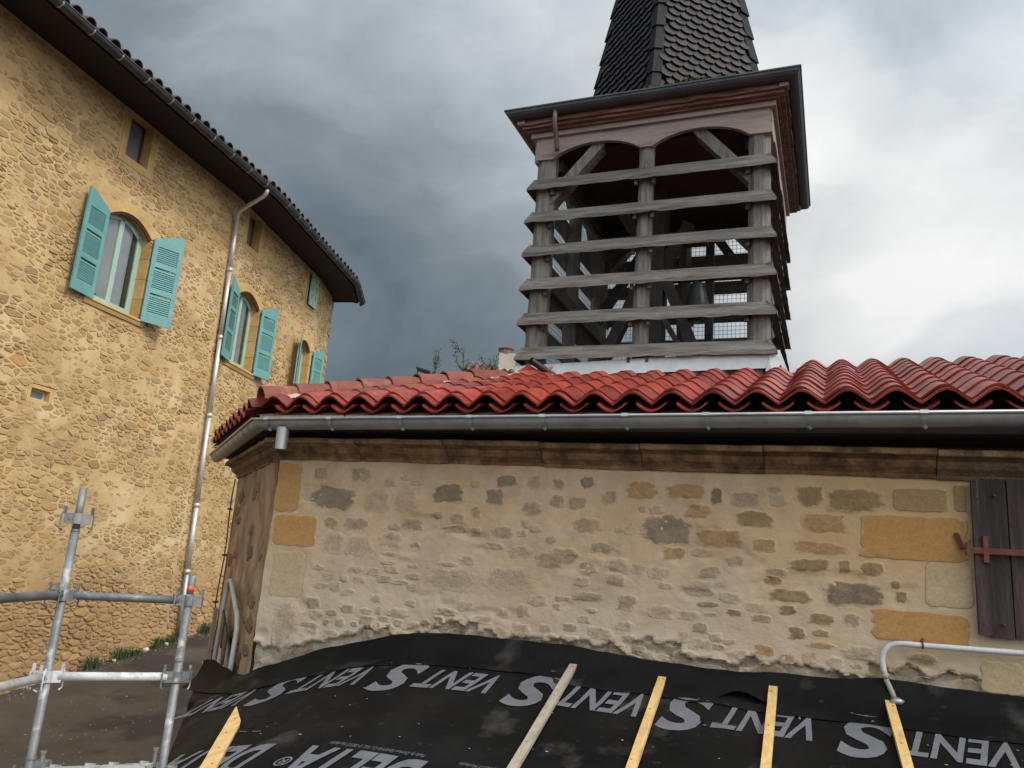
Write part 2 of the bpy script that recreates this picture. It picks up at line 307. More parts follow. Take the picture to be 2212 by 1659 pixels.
# ------------------------------------------------------------------ street
AD = Vector((math.sin(R(15.2)), math.cos(R(15.2)), 0)); AN = Vector((-AD.y, AD.x, 0))
BD = Vector((math.sin(R(8.3)), math.cos(R(8.3)), 0)); BN = Vector((-BD.y, BD.x, 0))
CD = Vector((math.sin(R(1.0)), math.cos(R(1.0)), 0)); CN = Vector((-CD.y, CD.x, 0))
def base_z(s):
    P = [(-60, -4.5), (0, -3.7), (8, -2.76), (10.57, -2.42), (12.8, -2.11), (14.8, -1.85), (17, -1.74), (22, -1.5), (40, -1.2), (120, -1.0)]
    if s <= P[0][0]: return P[0][1]
    for (a, za), (b, zb) in zip(P, P[1:]):
        if s <= b: return za + (zb - za) * (s - a) / (b - a)
    return P[-1][1]
def street():
    mb = MB(); xs = []; 
    def axis(lo, hi, fine0, fine1, st, big):
        a = [lo]
        while a[-1] < hi: a.append(a[-1] + (st if fine0 <= a[-1] < fine1 else big))
        return a
    X = axis(-400, 400, -12, 8, .25, 8); Y = axis(-300, 600, 0, 24, .25, 8)
    # snap the coarse axes so that fine ranges are reached exactly
    vs = []; fs = []
    for y in Y:
        for x in X:
            s = x * AD.x + y * AD.y
            z = base_z(s) + .012 * fbm(x, y, 0, .9, 3)
            vs.append((x, y, z))
    nx = len(X)
    for j in range(len(Y) - 1):
        for i in range(nx - 1): fs.append((j * nx + i, j * nx + i + 1, (j + 1) * nx + i + 1, (j + 1) * nx + i))
    mb.add(vs, fs); o = mb.obj('street', M['asphalt'], smooth=True); o['kind'] = 'structure'
street()

# ------------------------------------------------------------------ rubble generator (weighted voronoi cells)
def rubble(x0, x1, y0, y1, n_try, rmin, rmax, asp, seed, density=None):
    rnd = random.Random(seed); cell = rmax * 2; grid = {}; pts = []
    Y0, Y1 = y0 * asp, y1 * asp
    for k in range(n_try):
        x = rnd.uniform(x0, x1); y = rnd.uniform(Y0, Y1)
        f = k / n_try; r = rmin + (rmax - rmin) * (rnd.random() ** 2.2) * (1 - f) ** .5
        ok = True; gx, gy = int(x // cell), int(y // cell)
        for i in (-1, 0, 1):
            for j in (-1, 0, 1):
                for q in grid.get((gx + i, gy + j), ()):
                    if (q[0] - x) ** 2 + (q[1] - y) ** 2 < ((q[2] + r) * .86) ** 2: ok = False; break
                if not ok: break
            if not ok: break
        if ok: p = (x, y, r); pts.append(p); grid.setdefault((gx, gy), []).append(p)
    res = []
    for x, y, r in pts:
        poly = [(x - 2 * rmax, y - 2 * rmax), (x + 2 * rmax, y - 2 * rmax), (x + 2 * rmax, y + 2 * rmax), (x - 2 * rmax, y + 2 * rmax)]
        gx, gy = int(x // cell), int(y // cell)
        for i in (-1, 0, 1):
            for j in (-1, 0, 1):
                for q in grid.get((gx + i, gy + j), ()):
                    dx, dy = q[0] - x, q[1] - y; d2 = dx * dx + dy * dy
                    if d2 < 1e-9: continue
                    tt = .5 + (r * r - q[2] * q[2]) / (2 * d2); tt = min(max(tt, .2), .8)
                    c = tt * d2; new = []
                    for a, b in zip(poly, poly[1:] + poly[:1]):
                        da = (a[0] - x) * dx + (a[1] - y) * dy - c; db = (b[0] - x) * dx + (b[1] - y) * dy - c
                        if da <= 0: new.append(a)
                        if da * db < 0: k = da / (da - db); new.append((a[0] + (b[0] - a[0]) * k, a[1] + (b[1] - a[1]) * k))
                    poly = new
                    if len(poly) < 3: break
                if len(poly) < 3: break
            if len(poly) < 3: break
        if len(poly) < 3: continue
        poly = [(a, b / asp) for a, b in poly]
        cx_ = sum(a for a, b in poly) / len(poly); cy_ = sum(b for a, b in poly) / len(poly)
        res.append((cx_, cy_, poly, rnd.random()))
    return res
def area(p): return abs(sum(a[0] * b[1] - b[0] * a[1] for a, b in zip(p, p[1:] + p[:1]))) / 2
def soften(poly, cx_, cy_, joint, rnd):
    """shrink by half a joint, cut the corners once, roughen"""
    out = []
    for a, b in zip(poly, poly[1:] + poly[:1]):
        for k in (.14, .86):
            x = a[0] + (b[0] - a[0]) * k; y = a[1] + (b[1] - a[1]) * k
            d = math.hypot(x - cx_, y - cy_)
            f = max(.3, (d - joint) / max(d, 1e-4)) + rnd.uniform(-.10, .05)
            out.append((cx_ + (x - cx_) * f, cy_ + (y - cy_) * f))
    # drop near-duplicates
    res = [out[0]]
    for p in out[1:]:
        if math.hypot(p[0] - res[-1][0], p[1] - res[-1][1]) > .012: res.append(p)
    return res

# ------------------------------------------------------------------ stone house (left)
J1 = AD * 14.21 + AN * 10.5; J2 = J1 + BD * 5.2; S_END = 20.91; J3 = J2 + CD * (S_END - 19.41)
def HP(s, z, o=0.0):
    if s <= 14.21: p = AD * s + AN * 10.5 - AN * o
    elif s <= 19.41: p = J1 + BD * (s - 14.21) - BN * o
    else: p = J2 + CD * (s - 19.41) - CN * o
    return Vector((p.x, p.y, z))
def HN(s): return -(AN if s <= 14.21 else BN if s <= 19.41 else CN)
def HT(s): return AD if s <= 14.21 else BD if s <= 19.41 else CD
H = thing('stone_house', 'tall house of golden rubble stone with turquoise shutters, dark deep eaves and a bending facade', 'house', tuple(HP(13, -2.1, -.3)))
# openings: (s0, s1, z0, z_spring, rise)
WINS = [(10.74, 11.90, 3.98, 5.54, .24), (14.88, 16.04, 4.0, 5.54, .24), (18.50, 19.32, 3.95, 5.44, .22)]
UPS = [(10.86, 11.44, 6.76, 7.62, 0), (14.90, 15.52, 6.78, 7.60, 0), (18.62, 19.14, 6.62, 7.50, 0)]
SMALL = (9.96, 10.33, 2.05, 2.22, 0); VENT = (14.42, 14.68, 2.06, 2.22, 0)
def in_open(s, z, g):
    for (a, b, z0, zs, r) in WINS:
        if a - g < s < b + g and z0 - .02 - (.13 if g > .1 else 0) < z:
            m = (a + b) / 2; top = zs + r * (1 - ((s - m) / ((b - a) / 2 + g)) ** 2) + g
            if z < top: return True
    for (a, b, z0, z1, r) in UPS:
        if a - g < s < b + g and z0 - g < z < z1 + g: return True
    for (a, b, z0, z1, r) in (SMALL, VENT):
        g2 = min(g, .05)
        if a - g2 < s < b + g2 and z0 - g2 < z < z1 + g2: return True
    return False
def house_wall():
    mb = MB(); st = .085; ss = [5.0]
    cuts = [14.21, 19.41, S_END]
    while ss[-1] < S_END - 1e-6:
        nx = ss[-1] + st
        for c in cuts:
            if ss[-1] < c - 1e-6 and nx > c - .03: nx = c; break
        ss.append(nx)
    zs = [-3.4 + .085 * i for i in range(131)]; nz_ = len(zs); vs = []
    for s in ss:
        for z in zs:
            o = .010 * fbm(s, z, 0, 3.2, 3) + .012 * fbm(s, z, 5, .8, 2)
            vs.append(HP(s, z, o))
    fs = []
    for i in range(len(ss) - 1):
        for j in range(nz_ - 1):
            cs, cz = (ss[i] + ss[i + 1]) / 2, (zs[j] + zs[j + 1]) / 2
            if cz > 7.66 or in_open(cs, cz, .05): continue
            fs.append((i * nz_ + j, (i + 1) * nz_ + j, (i + 1) * nz_ + j + 1, i * nz_ + j + 1))
    mb.add(vs, fs)
    # end wall turning away behind the corner, and backing
    e = J3; bk = Vector((-math.cos(R(12)), math.sin(R(12)), 0))
    a = HP(S_END, -3.4); b = a + bk * 7
    mb.add([a, b, b + Vector((0, 0, 11.1)), a + Vector((0, 0, 11.1))], [(0, 1, 2, 3)])
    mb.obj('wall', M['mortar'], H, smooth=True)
    # closed dark core so nothing shows through the openings
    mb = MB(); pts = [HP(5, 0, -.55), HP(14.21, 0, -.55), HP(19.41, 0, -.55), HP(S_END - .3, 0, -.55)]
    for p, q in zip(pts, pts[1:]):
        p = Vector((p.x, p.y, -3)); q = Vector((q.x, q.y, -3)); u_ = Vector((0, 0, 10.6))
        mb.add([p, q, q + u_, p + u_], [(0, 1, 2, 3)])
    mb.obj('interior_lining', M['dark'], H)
house_wall()
def house_stones():
    rnd = random.Random(5)
    cells = rubble(6.6, S_END - .02, -2.75, 7.62, 34000, .040, .165, 2.0, 11)
    stones = []
    for cx_, cz, poly, rv in cells:
        if cz < base_z(cx_) - .05 or cz > 7.6: continue
        if any(abs(p[0] - c) < .012 or (p[0] - c) * (cx_ - c) < 0 for p in poly for c in (14.21, 19.41)):
            poly = [(min(p[0], c - .012) if cx_ < c else max(p[0], c + .012), p[1]) for p in poly for c in [min((14.21, 19.41), key=lambda c: abs(c - cx_))]]
        if in_open(cx_, cz, .17): continue
        if any(in_open(p[0], p[1], .17) for p in poly):
            np_ = []
            for p in poly:
                q = p; k = 0
                while in_open(q[0], q[1], .17) and k < 12: k += 1; q = (p[0] + (cx_ - p[0]) * k / 12, p[1] + (cz - p[1]) * k / 12)
                np_.append(q)
            poly = np_
        if area(poly) < .0025: continue
        sp = soften(poly, cx_, cz, .011 + rv * .015, rnd)
        if len(sp) < 4: continue
        low = cz < -.7 + .5 * fbm(cx_, cz, 3, .6, 2)
        h = rnd.uniform(.002, .010) + (.008 if rnd.random() < .12 else 0) + (.012 if low else 0); tx, tz = rnd.uniform(-.03, .03), rnd.uniform(-.07, .01)
        if not low and rnd.random() < .10: continue
        dep = 10.5 + 2.0 * abs(cx_ - 9)      # rough distance for the size it shows
        stones.append((area(sp) / (cx_ ** 2 + 110), cx_, cz, sp, h, tx, tz))
    stones.sort(key=lambda q: -q[0])
    def add(mb, st):
        _, cx_, cz, sp, h, tx, tz = st; n = len(sp); vs = []
        for k, oo in ((1.03, -.006), (.985, h * .7), (.86, h)):
            for x, z in sp:
                X = cx_ + (x - cx_) * k; Z = cz + (z - cz) * k
                vs.append(HP(X, Z, oo + ((X - cx_) * tx + (Z - cz) * tz if oo > 0 else 0) + (random.uniform(-.0025, .0025) if oo > 0 else 0)))
        vs.append(HP(cx_, cz, h * 1.12)); fs = []
        for r_ in (0, 1):
            for i in range(n): fs.append((r_ * n + i, r_ * n + (i + 1) % n, (r_ + 1) * n + (i + 1) % n, (r_ + 1) * n + i))
        for i in range(n): fs.append((2 * n + i, 2 * n + (i + 1) % n, 3 * n))
        mb.add(vs, fs)
    for st in stones[:300]:
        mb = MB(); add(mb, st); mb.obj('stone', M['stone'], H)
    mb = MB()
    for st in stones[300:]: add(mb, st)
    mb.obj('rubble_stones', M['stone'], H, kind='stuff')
    print('house stones', len(stones))
house_stones()
def arch_pts(a, b, z0, zs, r, g=0.0, n=12):
    m = (a + b) / 2; hw = (b - a) / 2 + g
    if r == 0: return [(a - g, z0 - g), (a - g, zs + g), (b + g, zs + g), (b + g, z0 - g)]
    return [(a - g, z0)] + [(m - hw * math.cos(math.pi * i / n * 1.0), zs + g * .8 + (r) * (1 - math.cos(math.pi * i / n) ** 2)) for i in range(n + 1)] + [(b + g, z0)]
def ring_mesh(mb, inner, outer, o_out, o_in):
    n = len(inner); vs = [HP(x, z, o_out) for x, z in outer] + [HP(x, z, o_out) for x, z in inner] + [HP(x, z, o_in) for x, z in inner] + [HP(x, z, -.03) for x, z in outer]
    fs = []
    for i in range(n - 1):
        fs += [(i, i + 1, n + i + 1, n + i), (n + i, n + i + 1, 2 * n + i + 1, 2 * n + i), (3 * n + i, 3 * n + i + 1, i + 1, i)]
    mb.add(vs, fs)
def make_window(op, kind):
    a, b, z0, zs, r = op
    mb = MB(); inn = arch_pts(a, b, z0, zs, r); out_ = arch_pts(a, b, z0, zs, r, .15)
    if kind == 'arch':
        # jambs as separate dressed blocks, arch as one
        zc = [z0 + (zs - z0) * k / 4 for k in range(5)]
        for k in range(4):
            for (x0, x1) in ((a - .15 - .02 * (k % 2), a), (b, b + .15 + .02 * (k % 2))):
                q = MB(); vs = []
                for oo in (.012, -.30):
                    vs += [HP(x0, zc[k] + .004, oo), HP(x1, zc[k] + .004, oo), HP(x1, zc[k + 1] - .004, oo), HP(x0, zc[k + 1] - .004, oo)]
                q.add(vs, [(0, 1, 2, 3), (1, 5, 6, 2), (4, 0, 3, 7), (3, 2, 6, 7), (0, 4, 5, 1)]); q.obj('jamb_stone', M['dressed'], H)
        ia, oa = inn[1:-1], out_[1:-1]; n = len(ia)
        vs = [HP(x, z, .014) for x, z in oa] + [HP(x, z, .014) for x, z in ia] + [HP(x, z, -.30) for x, z in ia] + [HP(x, z, -.03) for x, z in oa]; fs = []
        for i in range(n - 1): fs += [(i, i + 1, n + i + 1, n + i), (n + i, n + i + 1, 2 * n + i + 1, 2 * n + i), (3 * n + i, 3 * n + i + 1, i + 1, i)]
        MB().add(vs, fs).obj('arch_stone', M['dressed'], H)
        # red-brown inner frame line under the arch
        ib = [(a + (x - a) * .985 + .008, z - .035) for x, z in ia]
        vs = [HP(x, z, -.02) for x, z in ia] + [HP(x, z, -.02) for x, z in ib] + [HP(x, z, -.06) for x, z in ib]; fs = []
        for i in range(n - 1): fs += [(i, i + 1, n + i + 1, n + i), (n + i, n + i + 1, 2 * n + i + 1, 2 * n + i)]
        MB().add(vs, fs).obj('arch_rebate', M['brown_frame'], H)
        # moulded sill
        q = MB(); prof = [(-.30, .0), (.05, .0), (.075, -.02), (.075, -.045), (.05, -.055), (.05, -.075), (.03, -.12), (.0, -.13), (-.05, -.13)]
        fr = []
        for x in (a - .16, (a + b) / 2, b + .16): fr.append((HP(x, z0, 0), HN(x), Vector((0, 0, 1))))
        q.sweep(prof, fr, closed=True); q.obj('window_sill', M['dressed'], H)
    else:
        n = 5; inn.append(inn[0]); out_.append(out_[0]); ring_mesh(mb, inn, out_, .010, -.26); mb.obj('window_surround', M['dressed'], H)
    m = (a + b) / 2; fm = M['frame_green'] if kind == 'arch' else M['brown_frame']; o0 = -.19
    win = MB()
    def fbar(q, x0, x1, za, zb, of=o0, th=.05):
        vs = []
        for oo in (of, of - th): vs += [HP(x0, za, oo), HP(x1, za, oo), HP(x1, zb, oo), HP(x0, zb, oo)]
        q.add(vs, [(0, 1, 2, 3), (4, 7, 6, 5), (0, 4, 5, 1), (1, 5, 6, 2), (2, 6, 7, 3), (3, 7, 4, 0)])
    tb = .075
    if kind == 'arch':
        # outer frame follows the arch
        ii = arch_pts(a + tb, b - tb, z0 + tb, zs - tb * .4, r * .93); n = len(ii)
        vs = [HP(x, z, o0) for x, z in inn] + [HP(x, z, o0) for x, z in ii] + [HP(x, z, o0 - .05) for x, z in ii]; fs = []
        for i in range(n - 1): fs += [(i, i + 1, n + i + 1, n + i), (n + i, n + i + 1, 2 * n + i + 1, 2 * n + i)]
        win.add(vs, fs); fbar(win, a, b, z0, z0 + tb)
        f = win.obj('window_frame', fm, H)
        for sx, (x0, x1) in enumerate(((a + tb, m), (m, b - tb))):
            q = MB(); x0b = x0 + (.0 if sx == 0 else .0)
            fbar(q, x0, x0 + .055, z0 + tb, zs + .05 + (r * .55 if sx else 0), o0 + .012); fbar(q, x1 - .055, x1, z0 + tb, zs + .05 + (r * .55 if not sx else 0), o0 + .012)
            fbar(q, x0 + .055, x1 - .055, z0 + tb, z0 + tb + .07, o0 + .012)
            # curved head rail of the casement
            hs = []
            for i in range(7):
                x = x0 + (x1 - x0) * i / 6; zz = zs - tb * .4 + r * .93 * (1 - ((x - m) / ((b - a) / 2 - tb)) ** 2)
                hs.append((x, zz))
            vs = [HP(x, z + .004, o0 + .012) for x, z in hs] + [HP(x, z - .07, o0 + .012) for x, z in hs] + [HP(x, z - .07, o0 - .03) for x, z in hs]
            q.add(vs, [(i, i + 1, 8 + i, 7 + i) for i in range(6)] + [(7 + i, 8 + i, 15 + i, 14 + i) for i in range(6)])
            cs = q.obj('casement', fm, H)
            g = MB(); vs = [HP(x0, z0 + .05, o0 - .015), HP(x1, z0 + .05, o0 - .015)] + [HP(x, z, o0 - .015) for x, z in reversed(hs)]
            g.add(vs, [tuple(range(len(vs)))]); g.obj('pane', M['glass'], cs)
            if sx:
                g = MB(); vs = [HP(x1 - .055 - .13, z0 + .15, o0 - .010), HP(x1 - .06, z0 + .15, o0 - .010), HP(x1 - .06, zs - .02, o0 - .010), HP(x1 - .055 - .13, zs + .06, o0 - .010)]
                g.add(vs, [(0, 1, 2, 3)]); g.obj('shaded_reveal_strip', M['glass_dark'], cs)  # dark strip on the pane, painting in the shade of the reveal
    else:
        fbar(win, a, a + .05, z0, zs); fbar(win, b - .05, b, z0, zs); fbar(win, a + .05, b - .05, z0, z0 + .07); fbar(win, a + .05, b - .05, zs - .05, zs)
        f = win.obj('window_frame', fm, H)
        q = MB(); q.add([HP(a, z0, o0 - .02), HP(b, z0, o0 - .02), HP(b, zs, o0 - .02), HP(a, zs, o0 - .02)], [(0, 1, 2, 3)]); q.obj('pane', M['glass'], f)
        q = MB(); fbar(q, a + .05, b - .05, z0 + .07, z0 + .095, o0 - .005, .01); q.obj('glazing_bead', M['pipe_white'], f)
for op in WINS: make_window(op, 'arch')
for op in UPS[:2]: make_window(op, 'plain')
# small window with a light frame, and the putlog hole
def small_window():
    a, b, z0, z1, _ = SMALL; mb = MB(); inn = arch_pts(a, b, z0, z1, 0); ou = arch_pts(a, b, z0, z1, 0, .06); inn.append(inn[0]); ou.append(ou[0])
    ring_mesh(mb, inn, ou, .006, -.14); mb.obj('window_surround', M['dressed'], H)
    q = MB()
    for (x0, x1, za, zb) in ((a, a + .03, z0, z1), (b - .03, b, z0, z1), (a + .03, b - .03, z0, z0 + .03), (a + .03, b - .03, z1 - .03, z1)):
        vs = []
        for oo in (-.10, -.14): vs += [HP(x0, za, oo), HP(x1, za, oo), HP(x1, zb, oo), HP(x0, zb, oo)]
        q.add(vs, [(0, 1, 2, 3), (4, 7, 6, 5), (0, 4, 5, 1), (1, 5, 6, 2), (2, 6, 7, 3), (3, 7, 4, 0)])
    f = q.obj('window_frame', M['pipe_white'], H)
    MB().add([HP(a, z0, -.12), HP(b, z0, -.12), HP(b, z1, -.12), HP(a, z1, -.12)], [(0, 1, 2, 3)]).obj('pane', M['glass'], f)
    a, b, z0, z1, _ = VENT; mb = MB(); inn = arch_pts(a, b, z0, z1, 0); ou = arch_pts(a, b, z0, z1, 0, .05); inn.append(inn[0]); ou.append(ou[0])
    ring_mesh(mb, inn, ou, .006, -.30); mb.obj('vent_opening', M['dressed'], H)
small_window()
# shutters -------------------------------------------------
SL_CACHE = {}
def shutter(hinge_s, dirn, ang, z0, zlow, ztop, wd=.57, m='turq', name='shutter', label=None):
    """leaf hinged at hinge_s; dirn -1 opens to the left, +1 to the right; ang = angle off the wall; the head is cut to the arch (ztop at hinge side is zlow)"""
    T = HT(hinge_s) * dirn; O = HN(hinge_s); d = (T * math.cos(ang) + O * math.sin(ang)).normalized(); nn = (O * math.cos(ang) - T * math.sin(ang)).normalized()
    org = HP(hinge_s, 0, .05); th = .032
    def q(x, z, t): return org + d * x + nn * t + Vector((0, 0, z))
    fr = MB()
    def bx(x0, x1, a, b, t0=0, t1=th, b2=None):
        b2 = b if b2 is None else b2; vs = []
        for t in (t0, t1): vs += [q(x0, a, t), q(x1, a, t), q(x1, b2, t), q(x0, b, t)]
        fr.add(vs, [(0, 1, 2, 3), (4, 7, 6, 5), (0, 4, 5, 1), (1, 5, 6, 2), (2, 6, 7, 3), (3, 7, 4, 0)])
    def top(x): k = x / wd; return (ztop * (1 - (1 - k) ** 2 * 0) - (ztop - zlow) * (k ** 1.6)) if False else zlow + (ztop - zlow) * (1 - (k) ** 2)
    # stored open the high (meeting) edge is the outer one
    def tp(x): k = x / wd; return zlow + (ztop - zlow) * (1 - (1 - k) ** 2)
    sw = .085
    bx(0, sw, z0, tp(0), b2=tp(sw)); bx(wd - sw, wd, z0, tp(wd - sw), b2=tp(wd))
    H_ = zlow - z0; rails = [(0, .19), (.34 * H_ + .03, .34 * H_ + .12), (.66 * H_ + .03, .66 * H_ + .12), (H_ - .11, None)]
    for ra, rb in rails:
        if rb is not None: bx(sw, wd - sw, z0 + ra, z0 + rb)
        else: bx(sw, wd - sw, z0 + ra, tp(sw), b2=tp(wd - sw))
    o = fr.obj(name, M[m], H)
    if label: o['label'] = label
    # louvre slats: sub-parts sharing one mesh
    key = (m, round(wd, 3))
    if key not in SL_CACHE:
        s_ = MB(); L_ = wd - 2 * sw
        s_.add([(x, y, z) for (y, z) in ((.002, -.032), (.030, .012), (.030, .022), (.002, -.022)) for x in (0, L_)], [(0, 1, 3, 2), (2, 3, 5, 4), (4, 5, 7, 6), (6, 7, 1, 0), (0, 2, 4, 6), (1, 7, 5, 3)])
        SL_CACHE[key] = s_.mesh('slat', M[m])
    mtx = Matrix((( d.x, -nn.x, 0, 0), (d.y, -nn.y, 0, 0), (0, 0, 1, 0), (0, 0, 0, 1)))
    # slats lean outwards-down: local y runs from the back face to the front face
    mtx = Matrix(((d.x, nn.x, 0, 0), (d.y, nn.y, 0, 0), (0, 0, 1, 0), (0, 0, 0, 1)))
    for (ra, rb), (rc, rd) in zip(rails, rails[1:]):
        z = z0 + rb + .025
        while z < z0 + rc - .012:
            p = q(sw, z, 0); mm = mtx.copy(); mm.translation = p
            # flip so that the outer edge is the lower one
            fl = Matrix.Translation((0, .032, 0)) @ Matrix.Diagonal((1, -1, 1, 1))
            inst('slat', SL_CACHE[key], o, mm @ fl); z += .040
    # strap hinges and hook
    hb = MB()
    for zz in (z0 + .10, zlow - .10):
        vs = [q(-.05, zz, th + .004), q(.0, zz, th + .004)]
        hb.tube([q(-.05, zz, .02), q(.03, zz, .02)], .014, 6)
    hb.obj('hinge', M['plastic_black'], o); return o
def slat_flip_note(): pass
for k, (a, b, z0, zs, r) in enumerate(WINS):
    wdt = (b - a) / 2
    wdt = max(wdt, .5)
    angL = (R(7), R(12), R(26))[k]; angR = (R(26), R(14), R(20))[k]
    shutter(a - .02, -1, angL, z0 - .03, zs + .02, zs + r * .95, wdt)
    shutter(b + .02 + (.12 if k == 2 else 0), 1, angR, z0 - .03, zs + .02, zs + r * .95, wdt)
# closed pale louvred pair under the eaves
a, b, z0, z1, _ = UPS[2]
mb = MB(); inn = arch_pts(a, b, z0, z1, 0); ou = arch_pts(a, b, z0, z1, 0, .07); inn.append(inn[0]); ou.append(ou[0]); ring_mesh(mb, inn, ou, .012, -.1); mb.obj('window_surround', M['dressed'], H)
shutter(a + .01, 1, R(1), z0, z1 - .03, z1 - .02, (b - a) / 2 - .02, 'frame_green', 'closed_shutter')
shutter((a + b) / 2 + .01, 1, R(1), z0, z1 - .03, z1 - .02, (b - a) / 2 - .02, 'frame_green', 'closed_shutter')
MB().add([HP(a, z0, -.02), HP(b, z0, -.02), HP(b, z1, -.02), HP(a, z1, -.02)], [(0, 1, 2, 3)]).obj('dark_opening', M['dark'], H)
# eaves: soffit, rafters, roof, tiles, gutter
def off_path(o, z, s0=4.0):
    def mit(J, n1, n2):
        n = -(n1 + n2).normalized(); c = n.dot(-n1); return J + n * (o / c)
    pts = [HP(s0, 0, o), mit(J1, AN, BN), mit(J2, BN, CN)]
    e = J3 - CN * (o - .16) + CD * .12
    pts.append(e); return [Vector((p.x, p.y, z)) for p in pts]
def strip(mb, o1, z1, o2, z2):
    a = off_path(o1, z1); b = off_path(o2, z2); n = len(a)
    mb.add(a + b, [(i, i + 1, n + i + 1, n + i) for i in range(n - 1)])
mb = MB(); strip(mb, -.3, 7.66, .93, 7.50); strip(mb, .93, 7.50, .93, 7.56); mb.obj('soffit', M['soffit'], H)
mb = MB(); strip(mb, 1.0, 7.56, -4.5, 9.2); a = off_path(1.0, 7.56); 
e = a[-1]; bk = Vector((-math.cos(R(12)), math.sin(R(12)), 0))
mb.add([e, e + bk * 6, e + bk * 6 + Vector((0, 0, .15)), off_path(-4.5, 9.2)[-1]], [(0, 1, 2), (0, 2, 3)])
mb.obj('roof', M['tile_dark'], H)
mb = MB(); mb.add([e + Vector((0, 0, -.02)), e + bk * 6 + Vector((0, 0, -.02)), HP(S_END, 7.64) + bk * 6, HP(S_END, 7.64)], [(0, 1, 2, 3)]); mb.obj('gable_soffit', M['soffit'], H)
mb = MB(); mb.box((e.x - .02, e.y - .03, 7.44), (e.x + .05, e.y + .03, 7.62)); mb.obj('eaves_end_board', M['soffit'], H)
def canal_mesh(name, m, r0=.085, r1=.07, L=.42, th=.014, n=7):
    mb = MB(); vs = []; fs = []
    for (y, r) in ((0, r0), (L, r1)):
        for rr in (r, r - th):
            for i in range(n + 1):
                a = math.pi * i / n; vs.append((-rr * math.cos(a), y, rr * math.sin(a)))
    k = n + 1
    for i in range(n):
        fs += [(i, i + 1, 2 * k + i + 1, 2 * k + i), (k + i, 3 * k + i, 3 * k + i + 1, k + i + 1), (i, k + i, k + i + 1, i + 1), (2 * k + i, 2 * k + i + 1, 3 * k + i + 1, 3 * k + i)]
    fs += [(0, 2 * k, 3 * k, k), (n, k + n, 3 * k + n, 2 * k + n)]
    mb.add(vs, fs); return mb.mesh(name, m)
ct = canal_mesh('roof_tile', M['tile_dark'], .112, .095)
p2 = off_path(1.06, 7.625); up = math.atan2(9.2 - 7.56, 5.5)
for i in range(3):
    a, b = p2[i], p2[i + 1]; L_ = (b - a).length; d = (b - a).normalized(); inw = Vector((-d.y, d.x, 0)); n = int(L_ / .262)
    ys = inw * math.cos(up) + Vector((0, 0, math.sin(up))); zs_ = d.cross(ys).normalized()
    for k in range(n):
        if i == 0 and (a + d * (k * .262)).dot(AD) < 7.2: continue
        for row in range(2):
            o = a + d * ((k + .5) * L_ / n) + ys * (row * .34 + random.uniform(-.02, .02)) + zs_ * (.012 * row)
            mm = Matrix(((d.x, ys.x, zs_.x, o.x), (d.y, ys.y, zs_.y, o.y), (d.z, ys.z, zs_.z, o.z), (0, 0, 0, 1)))
            inst('roof_tile', ct, H, mm @ Matrix.Rotation(random.uniform(-.03, .03), 4, 'Z'))
mb = MB(); gp = off_path(1.06, 7.55); gp[0] = HP(4, 7.55, 1.06)
prof = [(.085 * math.cos(a), .085 * math.sin(a)) for a in [math.pi + math.pi * i / 8 for i in range(9)]]
fr = []
for i, p in enumerate(gp):
    d = (gp[min(i + 1, 3)] - gp[max(i - 1, 0)]).normalized(); fr.append((p, Vector((d.y, -d.x, 0)), Vector((0, 0, 1))))
mb.sweep(prof + [(.085, .012), (.095, .012), (.098, -.002)], fr); mb.sweep([(a * .93, b * .93) for a, b in prof], fr); g = mb.obj('gutter', M['zinc_dark'], H, smooth=True)
for i in range(3):
    a, b = gp[i], gp[i + 1]; L_ = (b - a).length; d = (b - a).normalized(); n_ = Vector((d.y, -d.x, 0))
    for k in range(int(L_ / .62)):
        c = a + d * (k * .62 + .3)
        if c.dot(AD) < 7: continue
        mb = MB(); mb.sweep([(.090 * math.cos(t_), .090 * math.sin(t_)) for t_ in [math.pi + math.pi * j / 8 for j in range(9)]], [(c - d * .014, n_, Vector((0, 0, 1))), (c + d * .014, n_, Vector((0, 0, 1)))]); mb.obj('gutter_bracket', M['zinc'], g)
# downpipe with swan neck; parts: lengths with collars
dp = [HP(13.75, 7.50, 1.05), HP(13.76, 7.41, 1.03), HP(13.79, 7.35, .97), HP(14.11, 7.23, .26), HP(14.16, 7.20, .16), HP(14.19, 7.13, .105), HP(14.20, 7.0, .095)]
bot = HP(14.56, base_z(14.56) + .0, .09)
mb = MB(); mb.tube(dp, .046, 12); nk = mb.obj('downpipe_swan_neck', M['zinc_new'], H, smooth=True)
cuts = [0, .13, .30, .49, .70, .85, 1.0]; top = dp[-1] + Vector((0, 0, .02))
for a, b in zip(cuts, cuts[1:]):
    p, q = top.lerp(bot, a), top.lerp(bot, b)
    mb = MB(); mb.tube([p, q], .046, 12); o = mb.obj('downpipe', M['zinc_new'] if b < .99 else M['zinc'], H, smooth=True)
    mb = MB(); dd = (q - p).normalized(); mb.tube([q - dd * .05, q + dd * .03], .058, 12); mb.obj('pipe_collar', M['zinc_new'], o, smooth=True)
M['side_stone'] = mat('dark_side_wall_stone', [(.10, .055, .03), (.22, .14, .08)], ns=7, bump=.8, bs=22, bd=.03, var=.3)

